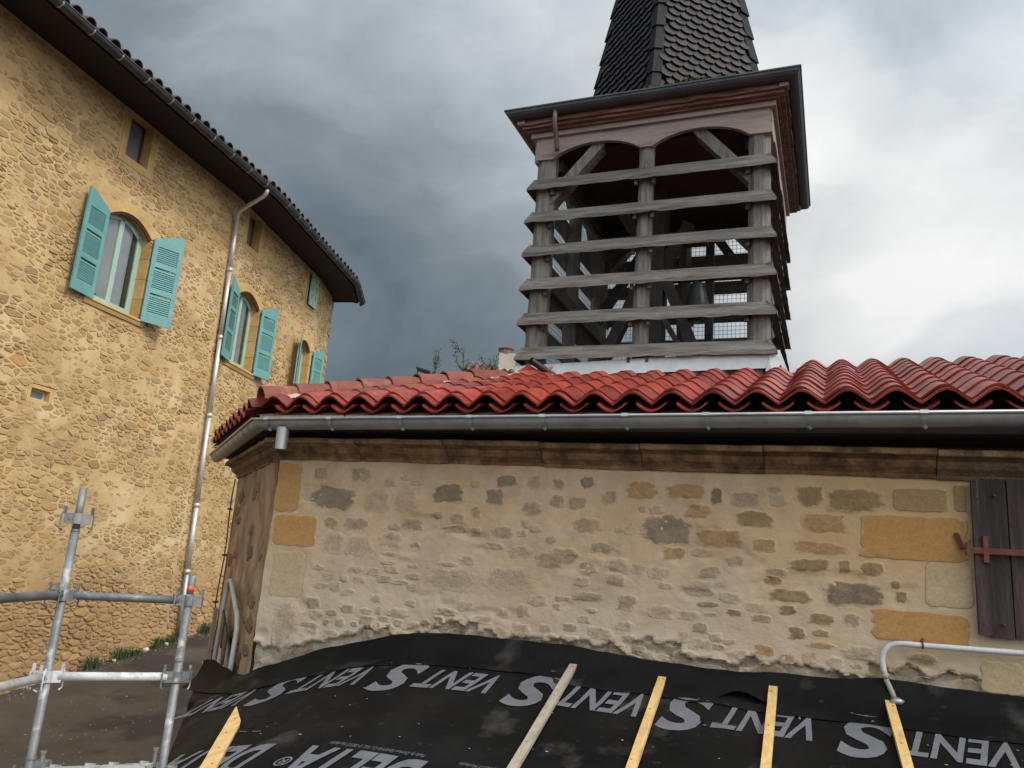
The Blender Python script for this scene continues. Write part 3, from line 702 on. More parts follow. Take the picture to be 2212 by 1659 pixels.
# ------------------------------------------------------------------ chapel (right): wall, cornice, gutter, tiled roof
C = thing('chapel', 'low rubble-walled chapel with glossy red tiled roof, zinc gutter and patched lime render', 'chapel', (-1.2, 5.42, -2.9), CH)
WV = 5.42; FD = Vector((-.748, .663, 0)); FN = Vector((.663, .748, 0)); C0 = Vector((-4.28, 5.42, 0)); FL = 2.25
ST = [(-4.151, 0.516, 0.243, 0.4, 'q'), (-4.035, 0.171, 0.42, 0.244, 'q'), (-3.71, 0.448, 0.452, 0.168, 'g'), (-3.851, 0.638, 0.142, 0.094, 't'), (-3.475, 0.639, 0.196, 0.11, 't'), (-3.291, 0.44, 0.227, 0.167, 'f'), (-3.058, 0.458, 0.201, 0.169, 'f'), (-2.693, 0.518, 0.262, 0.135, 'd'), (-2.222, 0.624, 0.157, 0.074, 'g'), (-2.305, 0.505, 0.14, 0.111, 'g'), (-2.01, 0.619, 0.092, 0.097, 't'), (-1.824, 0.611, 0.087, 0.076, 't'), (-1.615, 0.631, 0.095, 0.081, 'g'), (-1.822, 0.493, 0.111, 0.082, 't'), (-2.009, 0.428, 0.166, 0.099, 't'), (-3.7, 0.251, 0.129, 0.079, 't'), (-3.472, 0.253, 0.222, 0.096, 't'), (-2.593, 0.335, 0.114, 0.068, 't'), (-2.758, 0.353, 0.097, 0.051, 't'), (-2.456, 0.387, 0.093, 0.078, 't'), (-2.614, 0.257, 0.208, 0.051, 't'), (-2.224, 0.253, 0.162, 0.079, 't'), (-2.438, 0.245, 0.081, 0.06, 't'), (-1.596, 0.337, 0.2, 0.102, 't'), (-3.656, 0.097, 0.213, 0.159, 'f'), (-3.415, 0.088, 0.236, 0.147, 'f'), (-1.223, 0.59, 0.208, 0.12, 'o'), (-0.925, 0.597, 0.261, 0.093, 'o'), (-0.726, 0.566, 0.075, 0.107, 'd'), (-0.535, 0.55, 0.189, 0.09, 't'), (-0.845, 0.462, 0.166, 0.091, 'o'), (-0.484, 0.429, 0.23, 0.098, 'b'), (-1.05, 0.33, 0.309, 0.183, 'g'), (-0.709, 0.296, 0.309, 0.104, 'o'), (-0.998, 0.181, 0.153, 0.078, 'o'), (-0.146, 0.589, 0.165, 0.117, 'b'), (0.122, 0.571, 0.317, 0.135, 'b'), (0.477, 0.588, 0.289, 0.137, 'Q'), (0.692, 0.607, 0.058, 0.157, 'Q'), (0.432, 0.358, 0.585, 0.263, 'q'), (0.612, 0.097, 0.247, 0.251, 'y'), (0.45, -0.156, 0.516, 0.178, 'q'), (-0.063, 0.423, 0.262, 0.106, 'o'), (-0.107, 0.269, 0.297, 0.071, 'o'), (-0.422, 0.265, 0.15, 0.078, 'o'), (-0.151, 0.162, 0.243, 0.071, 'b'), (0.05, 0.167, 0.068, 0.075, 'b'), (0.205, 0.164, 0.128, 0.074, 'b'), (0.094, 0.007, 0.342, 0.136, 'd'), (-0.376, 0.052, 0.125, 0.048, 'b'), (-0.267, -0.035, 0.259, 0.07, 'b'), (-0.603, 0.159, 0.101, 0.064, 't'), (-1.588, 0.043, 0.148, 0.077, 't'), (-1.856, 0.219, 0.075, 0.054, 't'), (-1.751, 0.119, 0.202, 0.094, 't'), (-1.381, -0.019, 0.128, 0.076, 't'), (-1.296, -0.16, 0.125, 0.098, 't'), (-2.589, -0.107, 0.409, 0.147, 'f'), (-2.147, -0.067, 0.405, 0.14, 'f'), (-1.859, 0.08, 0.188, 0.095, 't'), (-1.489, 0.187, 0.196, 0.072, 't'), (-0.093, -0.158, 0.145, 0.068, 'b'), (0.33, 0.08, 0.05, 0.04, 'b'), (0.359, 0.012, 0.062, 0.059, 'b'), (-1.448, 0.531, 0.115, 0.096, 't'), (-1.671, 0.483, 0.135, 0.081, 't'), (-2.966, 0.274, 0.178, 0.086, 't'), (-3.142, 0.152, 0.201, 0.104, 'f'), (-1.086, 0.048, 0.154, 0.075, 'f'), (-0.827, -0.029, 0.177, 0.087, 'f'), (-4.053, -0.169, 0.31, 0.355, 'y'), (-0.755, 0.074, 0.147, 0.067, 't'), (-2.08, 0.122, 0.176, 0.08, 'f'), (-4.01, -0.555, 0.217, 0.343, 'f'), (0.855, -0.39, 0.207, 0.173, 'y')]
def wall_h(u, z):
    for a, b, w_, h_, k_ in ST:
        if k_ in 'qQy' and abs(u - a) < w_ / 2 + .006 and abs(z - b) < h_ / 2 + .006: return -.003 + .0015 * fbm(u, z, 3, 9, 2), False
    h = .014 * fbm(u, z, 1, 1.1, 3) + .007 * fbm(u, z, 7, 5.0, 3) + .0025 * fbm(u, z, 3, 17, 2)
    zb = -.46 + .035 * fbm(u, 0, 9, 2.3, 3) - .34 * min(1, max(0, (-u - 2.75) / 1.2)) + .05 * fbm(u, 5, 9, 9, 2) + (.07 if fbm(u, 8, 1, .9, 2) > .15 else 0)
    core = z < zb
    if core: h += -.032 + .020 * fbm(u, z, 2, 6.5, 3)
    else:
        h += .006 * max(0, 1 - (z - zb) / .05)
        c = fbm(u * .8, z * 1.6, 4, 3.1, 3)
        if c > .42 and z < .55: h -= min(.012, (c - .42) * .09)
    return h, core
SH = (.745, 1.72, -.17, .69)
def grid_wall(u0, u1, z0, z1, su, sz, org, T, NRM, mats, hf, name, holes=()):
    nu = int(round((u1 - u0) / su)) + 1; nzz = int(round((z1 - z0) / sz)) + 1; vs = []; cf = []
    for i in range(nu):
        u = u0 + (u1 - u0) * i / (nu - 1)
        for j in range(nzz):
            z = z0 + (z1 - z0) * j / (nzz - 1); h, c = hf(u, z); cf.append(c)
            p = org + T * u - NRM * h; vs.append((p.x, p.y, z))
    fs = []; mi = []
    for i in range(nu - 1):
        for j in range(nzz - 1):
            u = u0 + (u1 - u0) * (i + .5) / (nu - 1); z = z0 + (z1 - z0) * (j + .5) / (nzz - 1)
            if any(a < u < b and c < z < d for a, b, c, d in holes): continue
            fs.append((i * nzz + j, (i + 1) * nzz + j, (i + 1) * nzz + j + 1, i * nzz + j + 1)); mi.append(1 if cf[i * nzz + j] else 0)
    mb = MB(); mb.add(vs, fs); me = mb.mesh(name, mats, par_base(C), True)
    if len(me.polygons) == len(mi): me.polygons.foreach_set('material_index', mi)
    o = bpy.data.objects.new(name, me); COL.objects.link(o); o.parent = C; return o
M['core'] = mat('exposed_rubble_core', [(.20, .15, .095), (.36, .30, .22), (.46, .41, .33)], ns=7, nd=8, bump=1.0, bs=18, bd=.04, var=0, spots=(5, .58, .66, (.27, .10, .06), .5))
grid_wall(-4.28, 2.6, -1.3, .80, .0165, .0165, Vector((0, WV, 0)), Vector((1, 0, 0)), Vector((0, 1, 0)), [M['plaster'], M['core']], wall_h, 'wall', holes=[(SH[0] + .03, SH[1] - .03, SH[2] + .03, SH[3] + .2)])
def side_h(u, z): return .018 * fbm(u, z, 11, 1.3, 3) + .012 * fbm(u, z * .7, 17, 6, 3), False
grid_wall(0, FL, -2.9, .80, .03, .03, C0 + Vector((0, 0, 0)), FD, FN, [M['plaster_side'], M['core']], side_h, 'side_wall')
mb = MB(); c1 = C0 + FD * FL
mb.add([(-4.28, 5.43, -3), (2.6, 5.43, -3), (2.6, 5.43, -1.28), (-4.28, 5.43, -1.28)], [(0, 1, 2, 3)])
mb.add([(2.6, 5.42, -3), (2.6, 11, -3), (2.6, 11, 1.0), (2.6, 5.42, 1.0)], [(0, 1, 2, 3)])
mb.add([(c1.x, c1.y, -3.2), (c1.x - .2, c1.y + 2.6, -3.2), (c1.x - .2, c1.y + 2.6, 1.0), (c1.x, c1.y, 1.0)], [(0, 1, 2, 3)])
mb.add([(c1.x - .2, c1.y + 2.6, -3.2), (2.6, 11, -3.2), (2.6, 11, 1.0), (c1.x - .2, c1.y + 2.6, 1.0)], [(0, 1, 2, 3)])
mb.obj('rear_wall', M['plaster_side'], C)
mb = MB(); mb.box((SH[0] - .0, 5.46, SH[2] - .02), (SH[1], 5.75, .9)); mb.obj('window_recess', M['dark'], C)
def wall_stone(u, z, w, h, key, seed):
    rnd = random.Random(seed); big = key in 'qQy'; n = 36 if big else 24; pts = []; so = rnd.uniform(0, 99)
    pw = 16 if big else rnd.uniform(2.4, 4.6); tilt = rnd.uniform(-.10, .10) if not big else rnd.uniform(-.015, .015)
    for i in range(n):
        a = 2 * math.pi * (i + rnd.uniform(-.2, .2)) / n; c, s_ = math.cos(a), math.sin(a)
        r = (abs(c) ** pw + abs(s_) ** pw) ** (-1 / pw) * (1 + (.07 if big else .26) * fbm(c * 1.4 + so, s_ * 1.4, 0, 2.4 if big else 1.6, 4) + rnd.uniform(-.01, .01) * (1 if big else 4))
        x, y = c * r * w / 2, s_ * r * h / 2; pts.append((x * math.cos(tilt) - y * math.sin(tilt) , x * math.sin(tilt) * .6 + y))
    if not big: w *= 1.16; h *= 1.22; pts = [(x * 1.16, y * 1.22) for x, y in pts]
    hh = .007 if big else rnd.uniform(.002, .007); rough = .001 if big else .0045; vs = []
    RK = [(1.02, -.006), (.975, hh * .8)] + [(1 - .1 * q_, hh) for q_ in range(1, 10)] + [(0, hh)] if big else [(1.04, -.003), (.92, hh * .25), (.76, hh * .85), (.56, hh), (.3, hh), (0, hh)]
    for k, o in RK:
        for x, y in (pts if k else [(0, 0)]):
            X, Z = u + x * k, z + y * k
            vs.append((X, WV - wall_h(X, Z)[0] - o - (rough * fbm(X + so, Z, 1, 26, 3) if o > 0 else 0), Z))
    fs = []
    m_ = len(RK) - 2
    for r_ in range(m_):
        for i in range(n): fs.append((r_ * n + i, r_ * n + (i + 1) % n, (r_ + 1) * n + (i + 1) % n, (r_ + 1) * n + i))
    for i in range(n): fs.append((m_ * n + i, m_ * n + (i + 1) % n, (m_ + 1) * n))
    o = MB().add(vs, fs).obj('quoin_block' if key in 'qQ' or (key == 'y' and w > .2) else 'stone', M['c' + key], C, smooth=not big)
    if True:
        at = o.data.attributes.new('bare', 'FLOAT', 'POINT'); vals = []
        pk = .72 if key == 'f' else (.85 if key == 't' else 1.0)
        for q_ in ([.25, .62, .9] + [1.0] * (m_ - 2) if big else (0, .28, .68, .95, 1.0)): vals += [q_ * pk] * n
        at.data.foreach_set('value', vals + [pk])
for k, (u, z, w, h, key) in enumerate(ST): wall_stone(u, z, w, h, key, 100 + k)
rnd = random.Random(21); fill = rubble(-4.1, 1.2, -1.0, .70, 5000, .045, .10, 1.8, 31); nf = 0
for cx_, cz, poly, rv in fill:
    if cz > .68 or cz < -.62: continue
    w = max(p[0] for p in poly) - min(p[0] for p in poly); h = max(p[1] for p in poly) - min(p[1] for p in poly)
    if any(abs(cx_ - u) < (w2 + w) * .46 and abs(cz - z) < (h2 + h) * .46 for u, z, w2, h2, _ in ST): continue
    if SH[0] - .1 < cx_ and cz > SH[2] - .1: continue
    core = cz < -.38
    if not core and rnd.random() > .55: continue
    right = cx_ > -1.0 + .5 * rnd.random()
    key = rnd.choice('ttfff' if core else ('obtff' if right else 'tffff'))
    wall_stone(cx_, cz, w * rnd.uniform(.45, .85), h * rnd.uniform(.35, .7), key, 1000 + nf); nf += 1
    if nf > 190: break
print('chapel filler stones', nf)
# side wall stones: dark rough patches of bare stone, pale bedded corner strip
rnd = random.Random(4)
for k in range(26):
    t_ = rnd.uniform(.25, FL - .15); z = rnd.uniform(-1.1, .6); w, h = rnd.uniform(.16, .34), rnd.uniform(.07, .15); n = 12; vs = []
    for kk, o in ((1.04, -.01), (.95, .006), (.6, .012)):
        for i in range(n):
            a = 2 * math.pi * i / n; r = 1 + .12 * math.sin(i * 2.3 + k); x = math.cos(a) * r * w / 2 * kk; y = math.sin(a) * r * h / 2 * kk
            p = C0 + FD * (t_ + x) - FN * (side_h(t_ + x, z + y)[0] + o); vs.append((p.x, p.y, z + y))
    fs = [(r_ * n + i, r_ * n + (i + 1) % n, (r_ + 1) * n + (i + 1) % n, (r_ + 1) * n + i) for r_ in (0, 1) for i in range(n)] + [tuple(2 * n + i for i in range(n))]
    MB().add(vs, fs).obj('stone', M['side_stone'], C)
# window shutter of the chapel
mb = MB(); mb.box((.78, 5.405, -.16), (1.72, 5.425, .72)); sh = mb.obj('plank_shutter', M['shutterwood'], C)
xs = [.80, .925, 1.03, 1.16, 1.30, 1.43, 1.58, 1.72]
for i, (a, b) in enumerate(zip(xs, xs[1:])):
    mb = MB(); y = 5.375 + random.uniform(-.003, .003); mb.box((a + .004, y, -.172 + random.uniform(-.006, .004)), (b - .004, 5.404, .72), .0015); mb.obj('plank', M['shutterwood'], sh)
mb = MB(); mb.box((.742, 5.345, -.165), (.812, 5.374, .71), .002); mb.obj('ledge_board', M['shutterwood'], sh)
mb = MB(); mb.box((.70, 5.325, .285), (1.72, 5.343, .318), .001); mb.tube([(.705, 5.33, .27), (.705, 5.33, .345)], .013, 8)
mb.box((.785, 5.322, .235), (.812, 5.344, .385), .002); mb.tube([(1.02, 5.32, .30), (1.02, 5.345, .30)], .022, 10); mb.beam((.69, 5.39, .31), (.66, 5.41, .40), .03, .015); mb.obj('hinge_strap', M['rust'], sh)
mb = MB()
for (x, z) in ((.775, -.10), (.87, -.10), (.775, .60), (.86, .62), (.97, .30), (1.2, .30)): mb.tube([(x, 5.337, z), (x, 5.376, z)], .006, 6)
mb.obj('nail_heads', M['rust'], sh, kind='stuff')
# cornice blocks
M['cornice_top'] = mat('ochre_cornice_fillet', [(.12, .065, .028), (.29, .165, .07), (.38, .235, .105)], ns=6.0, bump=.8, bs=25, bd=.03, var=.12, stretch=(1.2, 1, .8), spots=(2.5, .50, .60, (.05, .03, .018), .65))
cprof = [(0.06, .728), (-.012, .732), (-.02, .748), (-.014, .756), (-.035, .775), (-.062, .792), (-.078, .815), (-.082, .835), (-.10, .842), (-.104, .848), (-.142, .852), (-.152, .858), (-.152, .888), (-.138, .896), (.06, .896)]
def cornice(u0, u1, T, Nn, org, m0=None, m1=None, mt='cornice', dz=0.0):
    fr = []; nseg = max(2, int((u1 - u0) / .035))
    for i in range(nseg + 1):
        u = u0 + (u1 - u0) * i / nseg; A = Nn.copy()
        if i == 0 and m0 is not None: A = m0
        if i == nseg and m1 is not None: A = m1
        zz = dz - .006 * (u + 2) * (1 if T.x == 1 else 0) + .003 * fbm(u, 0, 5, 4, 2); p = org + T * u
        sc = 1 + .09 * fbm(u, 1, 2, 7, 3); fr.append((Vector((p.x, p.y, zz)), A * sc, Vector((0, 0, 1))))
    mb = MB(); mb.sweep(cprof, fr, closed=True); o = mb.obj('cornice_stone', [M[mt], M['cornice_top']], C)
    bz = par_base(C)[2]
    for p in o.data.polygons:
        if p.center.z + bz - dz > .846: p.material_index = 1  # paler fillet, darker cove: moulding's light and shade put into colour, besides stain
MV = Vector((-.379 * -1, 1.0, 0)) ; MV = Vector((.379, 1.0, 0))
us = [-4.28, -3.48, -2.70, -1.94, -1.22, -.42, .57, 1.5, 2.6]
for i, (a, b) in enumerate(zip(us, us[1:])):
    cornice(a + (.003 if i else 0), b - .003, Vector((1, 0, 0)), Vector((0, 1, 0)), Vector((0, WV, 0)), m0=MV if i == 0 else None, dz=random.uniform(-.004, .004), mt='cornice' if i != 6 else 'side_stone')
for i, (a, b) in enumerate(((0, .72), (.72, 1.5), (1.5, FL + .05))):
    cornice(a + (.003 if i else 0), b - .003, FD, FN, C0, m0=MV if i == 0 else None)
# eaves boards above the cornice
mb = MB(); EB = [Vector((2.6, 5.19, 0)), Vector((-4.40, 5.19, 0)), Vector((-4.40, 5.19, 0)) + FD * 2.5]
for a, b in ((EB[0], EB[1]), (EB[1], EB[2])):
    u_ = Vector((0, 0, 1)); A1 = a + u_ * .955; B1 = b + u_ * .955; mb.add([A1, B1, B1 + u_ * .075, A1 + u_ * .075], [(0, 1, 2, 3)])
    w_ = (Vector((0, 1, 0)) if a.x == 2.6 else FN) * .28; mb.add([A1, B1, B1 + w_ - u_ * .03, A1 + w_ - u_ * .03], [(0, 1, 2, 3)])
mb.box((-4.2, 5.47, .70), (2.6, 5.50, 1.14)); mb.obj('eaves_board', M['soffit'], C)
mb = MB()
for a, b in ((-4.35, -3.55), (-3.53, -2.1), (-2.08, -.9), (-.88, .6), (.62, 2.5)):
    mb.box((a, 5.185, 1.030), (b, 5.205, 1.068), .002)
mb.obj('eaves_batten', M['plank'], C)
# roof planes
RS = .335; PITCH = .27; ang = math.atan(RS); CS, SN = math.cos(ang), math.sin(ang)
def zt(v): return 1.132 + RS * (v - 5.2)
HA, HB = Vector((-4.45, 5.2)), Vector((-3.0, 7.3))
E0 = Vector((-4.45, 5.2, 1.132)); RSF = .285
mb = MB(); mb.add([(-4.40, 5.2, 1.075), (2.6, 5.2, 1.075), (2.6, 8.32, zt(8.32) - .025), (-2.3, 8.32, zt(8.32) - .025)], [(0, 1, 2, 3)])
mb.add([(2.6, 8.32, zt(8.32) - .03), (-2.3, 8.32, zt(8.32) - .03), (-4.6, 11.2, 1.0), (2.6, 11.2, 1.0)], [(0, 1, 2, 3)])
q = E0 + FD * 2.62; mb.add([(E0.x, E0.y, 1.075), (q.x, q.y, 1.075), (-2.3, 8.32, zt(8.32) - .03)], [(0, 1, 2)])
mb.add([(q.x, q.y, 1.07), (q.x - .2, q.y + 2.6, 1.07), (-2.3, 8.32, zt(8.32) - .03)], [(0, 1, 2)])
mb.obj('roof_deck', M['tile_old'], C)
def s_tile():
    n = 16; L_ = .43; th = .015; vs = []; fs = []
    for y, lift in ((0, .017), (L_, 0)):
        for t in (0, -th):
            for i in range(n + 1):
                x = PITCH * i / n * 1.03 - .004; k = min(max(x / PITCH, 0), 1); z = .083 * (.6 * math.sin(math.pi * k) + .4 * math.sin(math.pi * k) ** 2)
                if i == n: z = .002
                vs.append((x, y, z + t + lift))
    k = n + 1
    for i in range(n):
        fs += [(i, i + 1, 2 * k + i + 1, 2 * k + i), (k + i, 3 * k + i, 3 * k + i + 1, k + i + 1), (i, k + i, k + i + 1, i + 1), (2 * k + i, 2 * k + i + 1, 3 * k + i + 1, 3 * k + i)]
    fs += [(0, 2 * k, 3 * k, k), (n, k + n, 3 * k + n, 2 * k + n)]
    # nib on the crest near the head joint
    return MB().add(vs, fs).mesh('roof_tile', M['tile'])
def trough():
    n = 8; vs = []; fs = []; L_ = .3; th = .014
    for y in (-.03, L_):
        for t in (0, -th):
            for i in range(n + 1):
                a = -1 + 2 * i / n; vs.append((a * .095, y, -.026 + .050 * abs(a) ** 1.7 + t))
    k = n + 1
    for i in range(n):
        fs += [(i, i + 1, 2 * k + i + 1, 2 * k + i), (k + i, 3 * k + i, 3 * k + i + 1, k + i + 1), (i, k + i, k + i + 1, i + 1), (2 * k + i, 2 * k + i + 1, 3 * k + i + 1, 3 * k + i)]
    fs += [(0, 2 * k, 3 * k, k), (n, k + n, 3 * k + n, 2 * k + n)]
    return MB().add(vs, fs).mesh('trough_tile', M['tile'])
TM, UM = s_tile(), trough(); ntile = 0
rowy = [0.0, .075] + [.075 + .315 * k for k in range(1, 11)]
def lay(mtx, cols, keep, rows):
    global ntile
    for k in cols:
        for r_, y in enumerate(rows):
            if not keep(k * PITCH + PITCH / 2, y + .18): continue
            jig = Matrix.Translation((random.uniform(-.005, .005), random.uniform(-.012, .012), .016 if r_ > 0 else 0)) @ Matrix.Rotation(random.uniform(-.014, .014), 4, 'Z') @ Matrix.Rotation(random.uniform(-.012, .012), 4, 'Y')
            inst('roof_tile', TM, C, mtx @ Matrix.Translation((k * PITCH, y, 0)) @ jig); ntile += 1
        if keep(k * PITCH + .02, .1): inst('trough_tile', UM, C, mtx @ Matrix.Translation((k * PITCH, 0, 0)) @ Matrix.Rotation(random.uniform(-.03, .03), 4, 'Z'))
mx = Matrix(((1, 0, 0, -.054), (0, CS, -SN, 5.2), (0, SN, CS, 1.132), (0, 0, 0, 1)))
def keep_main(x, y):
    u = x - .054; v = 5.2 + y * CS
    hu = HA.x + (HB.x - HA.x) * (v - HA.y) / (HB.y - HA.y)
    if u < hu + .07: return False
    if v > 7.30 and u < -.42: return False
    return v < 8.35
lay(mx, range(-17, 9), keep_main, rowy)
ysf = (FN + Vector((0, 0, RSF))).normalized(); xf = -FD; zf = xf.cross(ysf).normalized()
mf = Matrix(((xf.x, ysf.x, zf.x, E0.x), (xf.y, ysf.y, zf.y, E0.y), (xf.z, ysf.z, zf.z, E0.z), (0, 0, 0, 1)))
def keep_f(x, y):
    p = mf @ Vector((x, y, 0)); hu = HA.x + (HB.x - HA.x) * (p.y - HA.y) / (HB.y - HA.y)
    return p.x < hu - .06
lay(mf, range(-9, 0), keep_f, rowy[:4])
print('chapel tiles', ntile)
# hip tiles and their mortar
hd = Vector((HB.x - HA.x, HB.y - HA.y, RS * (HB.y - HA.y))); HLn = hd.length; hd.normalize()
hx = hd.cross(Vector((0, 0, 1))).normalized(); hz = hx.cross(hd).normalized()
hm = canal_mesh('hip_tile', M['tile_hip'], .122, .102, .40, .016, 10)
o0 = Vector((HA.x, HA.y, 1.132)) + hd * .075 + hz * .045
for k in range(8):
    o = o0 + hd * (k * .292) + hz * random.uniform(-.004, .004) + Vector((0, 0, .012))
    mm = Matrix(((hx.x, hd.x, hz.x, o.x), (hx.y, hd.y, hz.y, o.y), (hx.z, hd.z, hz.z, o.z), (0, 0, 0, 1)))
    inst('hip_tile', hm, C, mm @ Matrix.Rotation(-.045 + random.uniform(-.01, .01), 4, 'X') @ Matrix.Rotation(random.uniform(-.02, .02), 4, 'Z'))
mb = MB(); vs = []; nn = 60; wd_ = 8
for i in range(nn + 1):
    for j in range(wd_ + 1):
        a = -1 + 2 * j / wd_; p = o0 + hd * (.05 + (HLn - .05) * i / nn) + hx * (a * (.150 + .02 * fbm(i * .3, a, 3, 1, 2))) + hz * (.055 * (1 - a * a) - .005 + .018 * fbm(i * .35, a * 2, 1, 1, 3)); vs.append(p)
mb.add(vs, [(i * (wd_ + 1) + j, (i + 1) * (wd_ + 1) + j, (i + 1) * (wd_ + 1) + j + 1, i * (wd_ + 1) + j + 1) for i in range(nn) for j in range(wd_)])
mb.obj('hip_mortar', M['lime'], C, smooth=True)
# gutter
def gz(u): return .997 + .009 * (u + 4.26)
A1, A2, AM = Vector((0, -1, 0)), Vector((-.663, -.748, 0)), Vector((-.379, -1, 0))
GC = Vector((-4.233, 5.072, 0)); ge = GC + FD * 2.72; r = .07
path = [(Vector((2.7, 5.072, gz(2.7))), A1), (Vector((-1, 5.072, gz(-1))), A1), (Vector((GC.x, GC.y, gz(GC.x))), AM), (Vector((ge.x, ge.y, .965)), A2)]
halfp = [(r * math.cos(a), r * math.sin(a)) for a in [math.pi + math.pi * i / 12 for i in range(13)]]
Zv = Vector((0, 0, 1)); fr = [(p, A, Zv) for p, A in path]
lip = [(r + .009 + .011 * math.cos(a), .002 + .011 * math.sin(a)) for a in [math.pi - 2 * math.pi * i / 8 for i in range(8)]]
mb = MB(); mb.sweep(halfp, fr); mb.sweep([(a * .95, b * .95) for a, b in halfp], fr); mb.sweep(lip, fr, closed=True)
gut = mb.obj('gutter', M['zinc'], C, smooth=True)
for u in (-4.12, -3.54, -2.93, -2.37, -1.83, -1.26, -.74, -.14, .48, 1.08, 1.7):
    mb = MB(); ro = r + .004; pr = [(ro * math.cos(a), ro * math.sin(a)) for a in [math.pi + math.pi * i / 12 for i in range(13)]]
    mb.sweep(pr, [(Vector((u - .013, 5.072, gz(u))), A1, Zv), (Vector((u + .013, 5.072, gz(u))), A1, Zv)])
    mb.sweep([(a - .005 if abs(a) > 0 else a, b) for a, b in [(.062, .016), (.092, .016), (.097, -.004), (.090, -.012)]], [(Vector((u - .022, 5.072, gz(u))), A1, Zv), (Vector((u + .022, 5.072, gz(u))), A1, Zv)])
    mb.tube([(u, 5.072 - ro * .50, gz(u) - ro * .89), (u + .012, 5.072 - ro * .30, gz(u) - ro * 1.06)], .012, 6)
    mb.box((u - .012, 5.14, gz(u) - .01), (u + .012, 5.19, gz(u) + .004)); mb.obj('gutter_bracket', M['zinc'], C)
for k in range(9):
    c = GC + FD * (.22 + k * .29); z = .99 - .004 * k; pr = [((r + .006) * math.cos(a), (r + .006) * math.sin(a)) for a in [math.pi + math.pi * i / 10 for i in range(11)]]
    mb = MB(); mb.sweep(pr, [(c - FD * .012 + Zv * z, A2, Zv), (c + FD * .012 + Zv * z, A2, Zv)]); mb.obj('gutter_bracket', M['gutter_brown'], C)
mb = MB(); mb.tube([(-4.0, 5.06, .945), (-4.0, 5.06, .89), (-4.0, 5.06, .772)], [.050, .048, .044], 16, caps=False); mb.tube([(-4.0, 5.06, .89), (-4.0, 5.06, .774)], [.045, .042], 16, caps=False)
mb.obj('gutter_outlet', M['zinc'], C, smooth=True)

# ------------------------------------------------------------------ bell tower
TC = Vector((-1.73, 8.5, 0)); HW = 1.2
T = thing('bell_tower', 'open timber belfry of grey louvre boards under a steep black shingled spire', 'bell tower', (-1.73, 8.5, 1.5), CH)
def TP(k, a, d, z):
    x, y = a, -d
    for _ in range(k): x, y = -y, x
    return Vector((TC.x + x, TC.y + y, z))
def prism(mb, k, pts, d0, d1):
    n = len(pts); vs = [TP(k, a, d0, z) for a, z in pts] + [TP(k, a, d1, z) for a, z in pts]
    mb.add(vs, [tuple(range(n)), tuple(range(2 * n - 1, n - 1, -1))] + [(i, n + i, n + (i + 1) % n, (i + 1) % n) for i in range(n)])
def post(k, a, d, w, z0, z1, name='post', m='wood_post'):
    mb = MB(); seg = 14; vs = []
    off = random.uniform(0, 50)
    for i in range(seg + 1):
        z = z0 + (z1 - z0) * i / seg
        for j in range(8):
            an = 2 * math.pi * (j + .5) / 8; c, s_ = math.cos(an), math.sin(an); rr = (abs(c) ** 5 + abs(s_) ** 5) ** -.2 * w / 2 * (1 + .07 * fbm(z * 1.6 + off, j * 1.3, 1, 1.5, 3))
            vs.append(TP(k, a + c * rr, d + s_ * rr, z))
    mb.add(vs, [(i * 8 + j, i * 8 + (j + 1) % 8, (i + 1) * 8 + (j + 1) % 8, (i + 1) * 8 + j) for i in range(seg) for j in range(8)] + [tuple(range(8)), tuple(seg * 8 + j for j in range(8))])
    return mb.obj(name, M[m], T)
SZ = [2.11, 2.485, 2.86, 3.235, 3.61, 3.985]
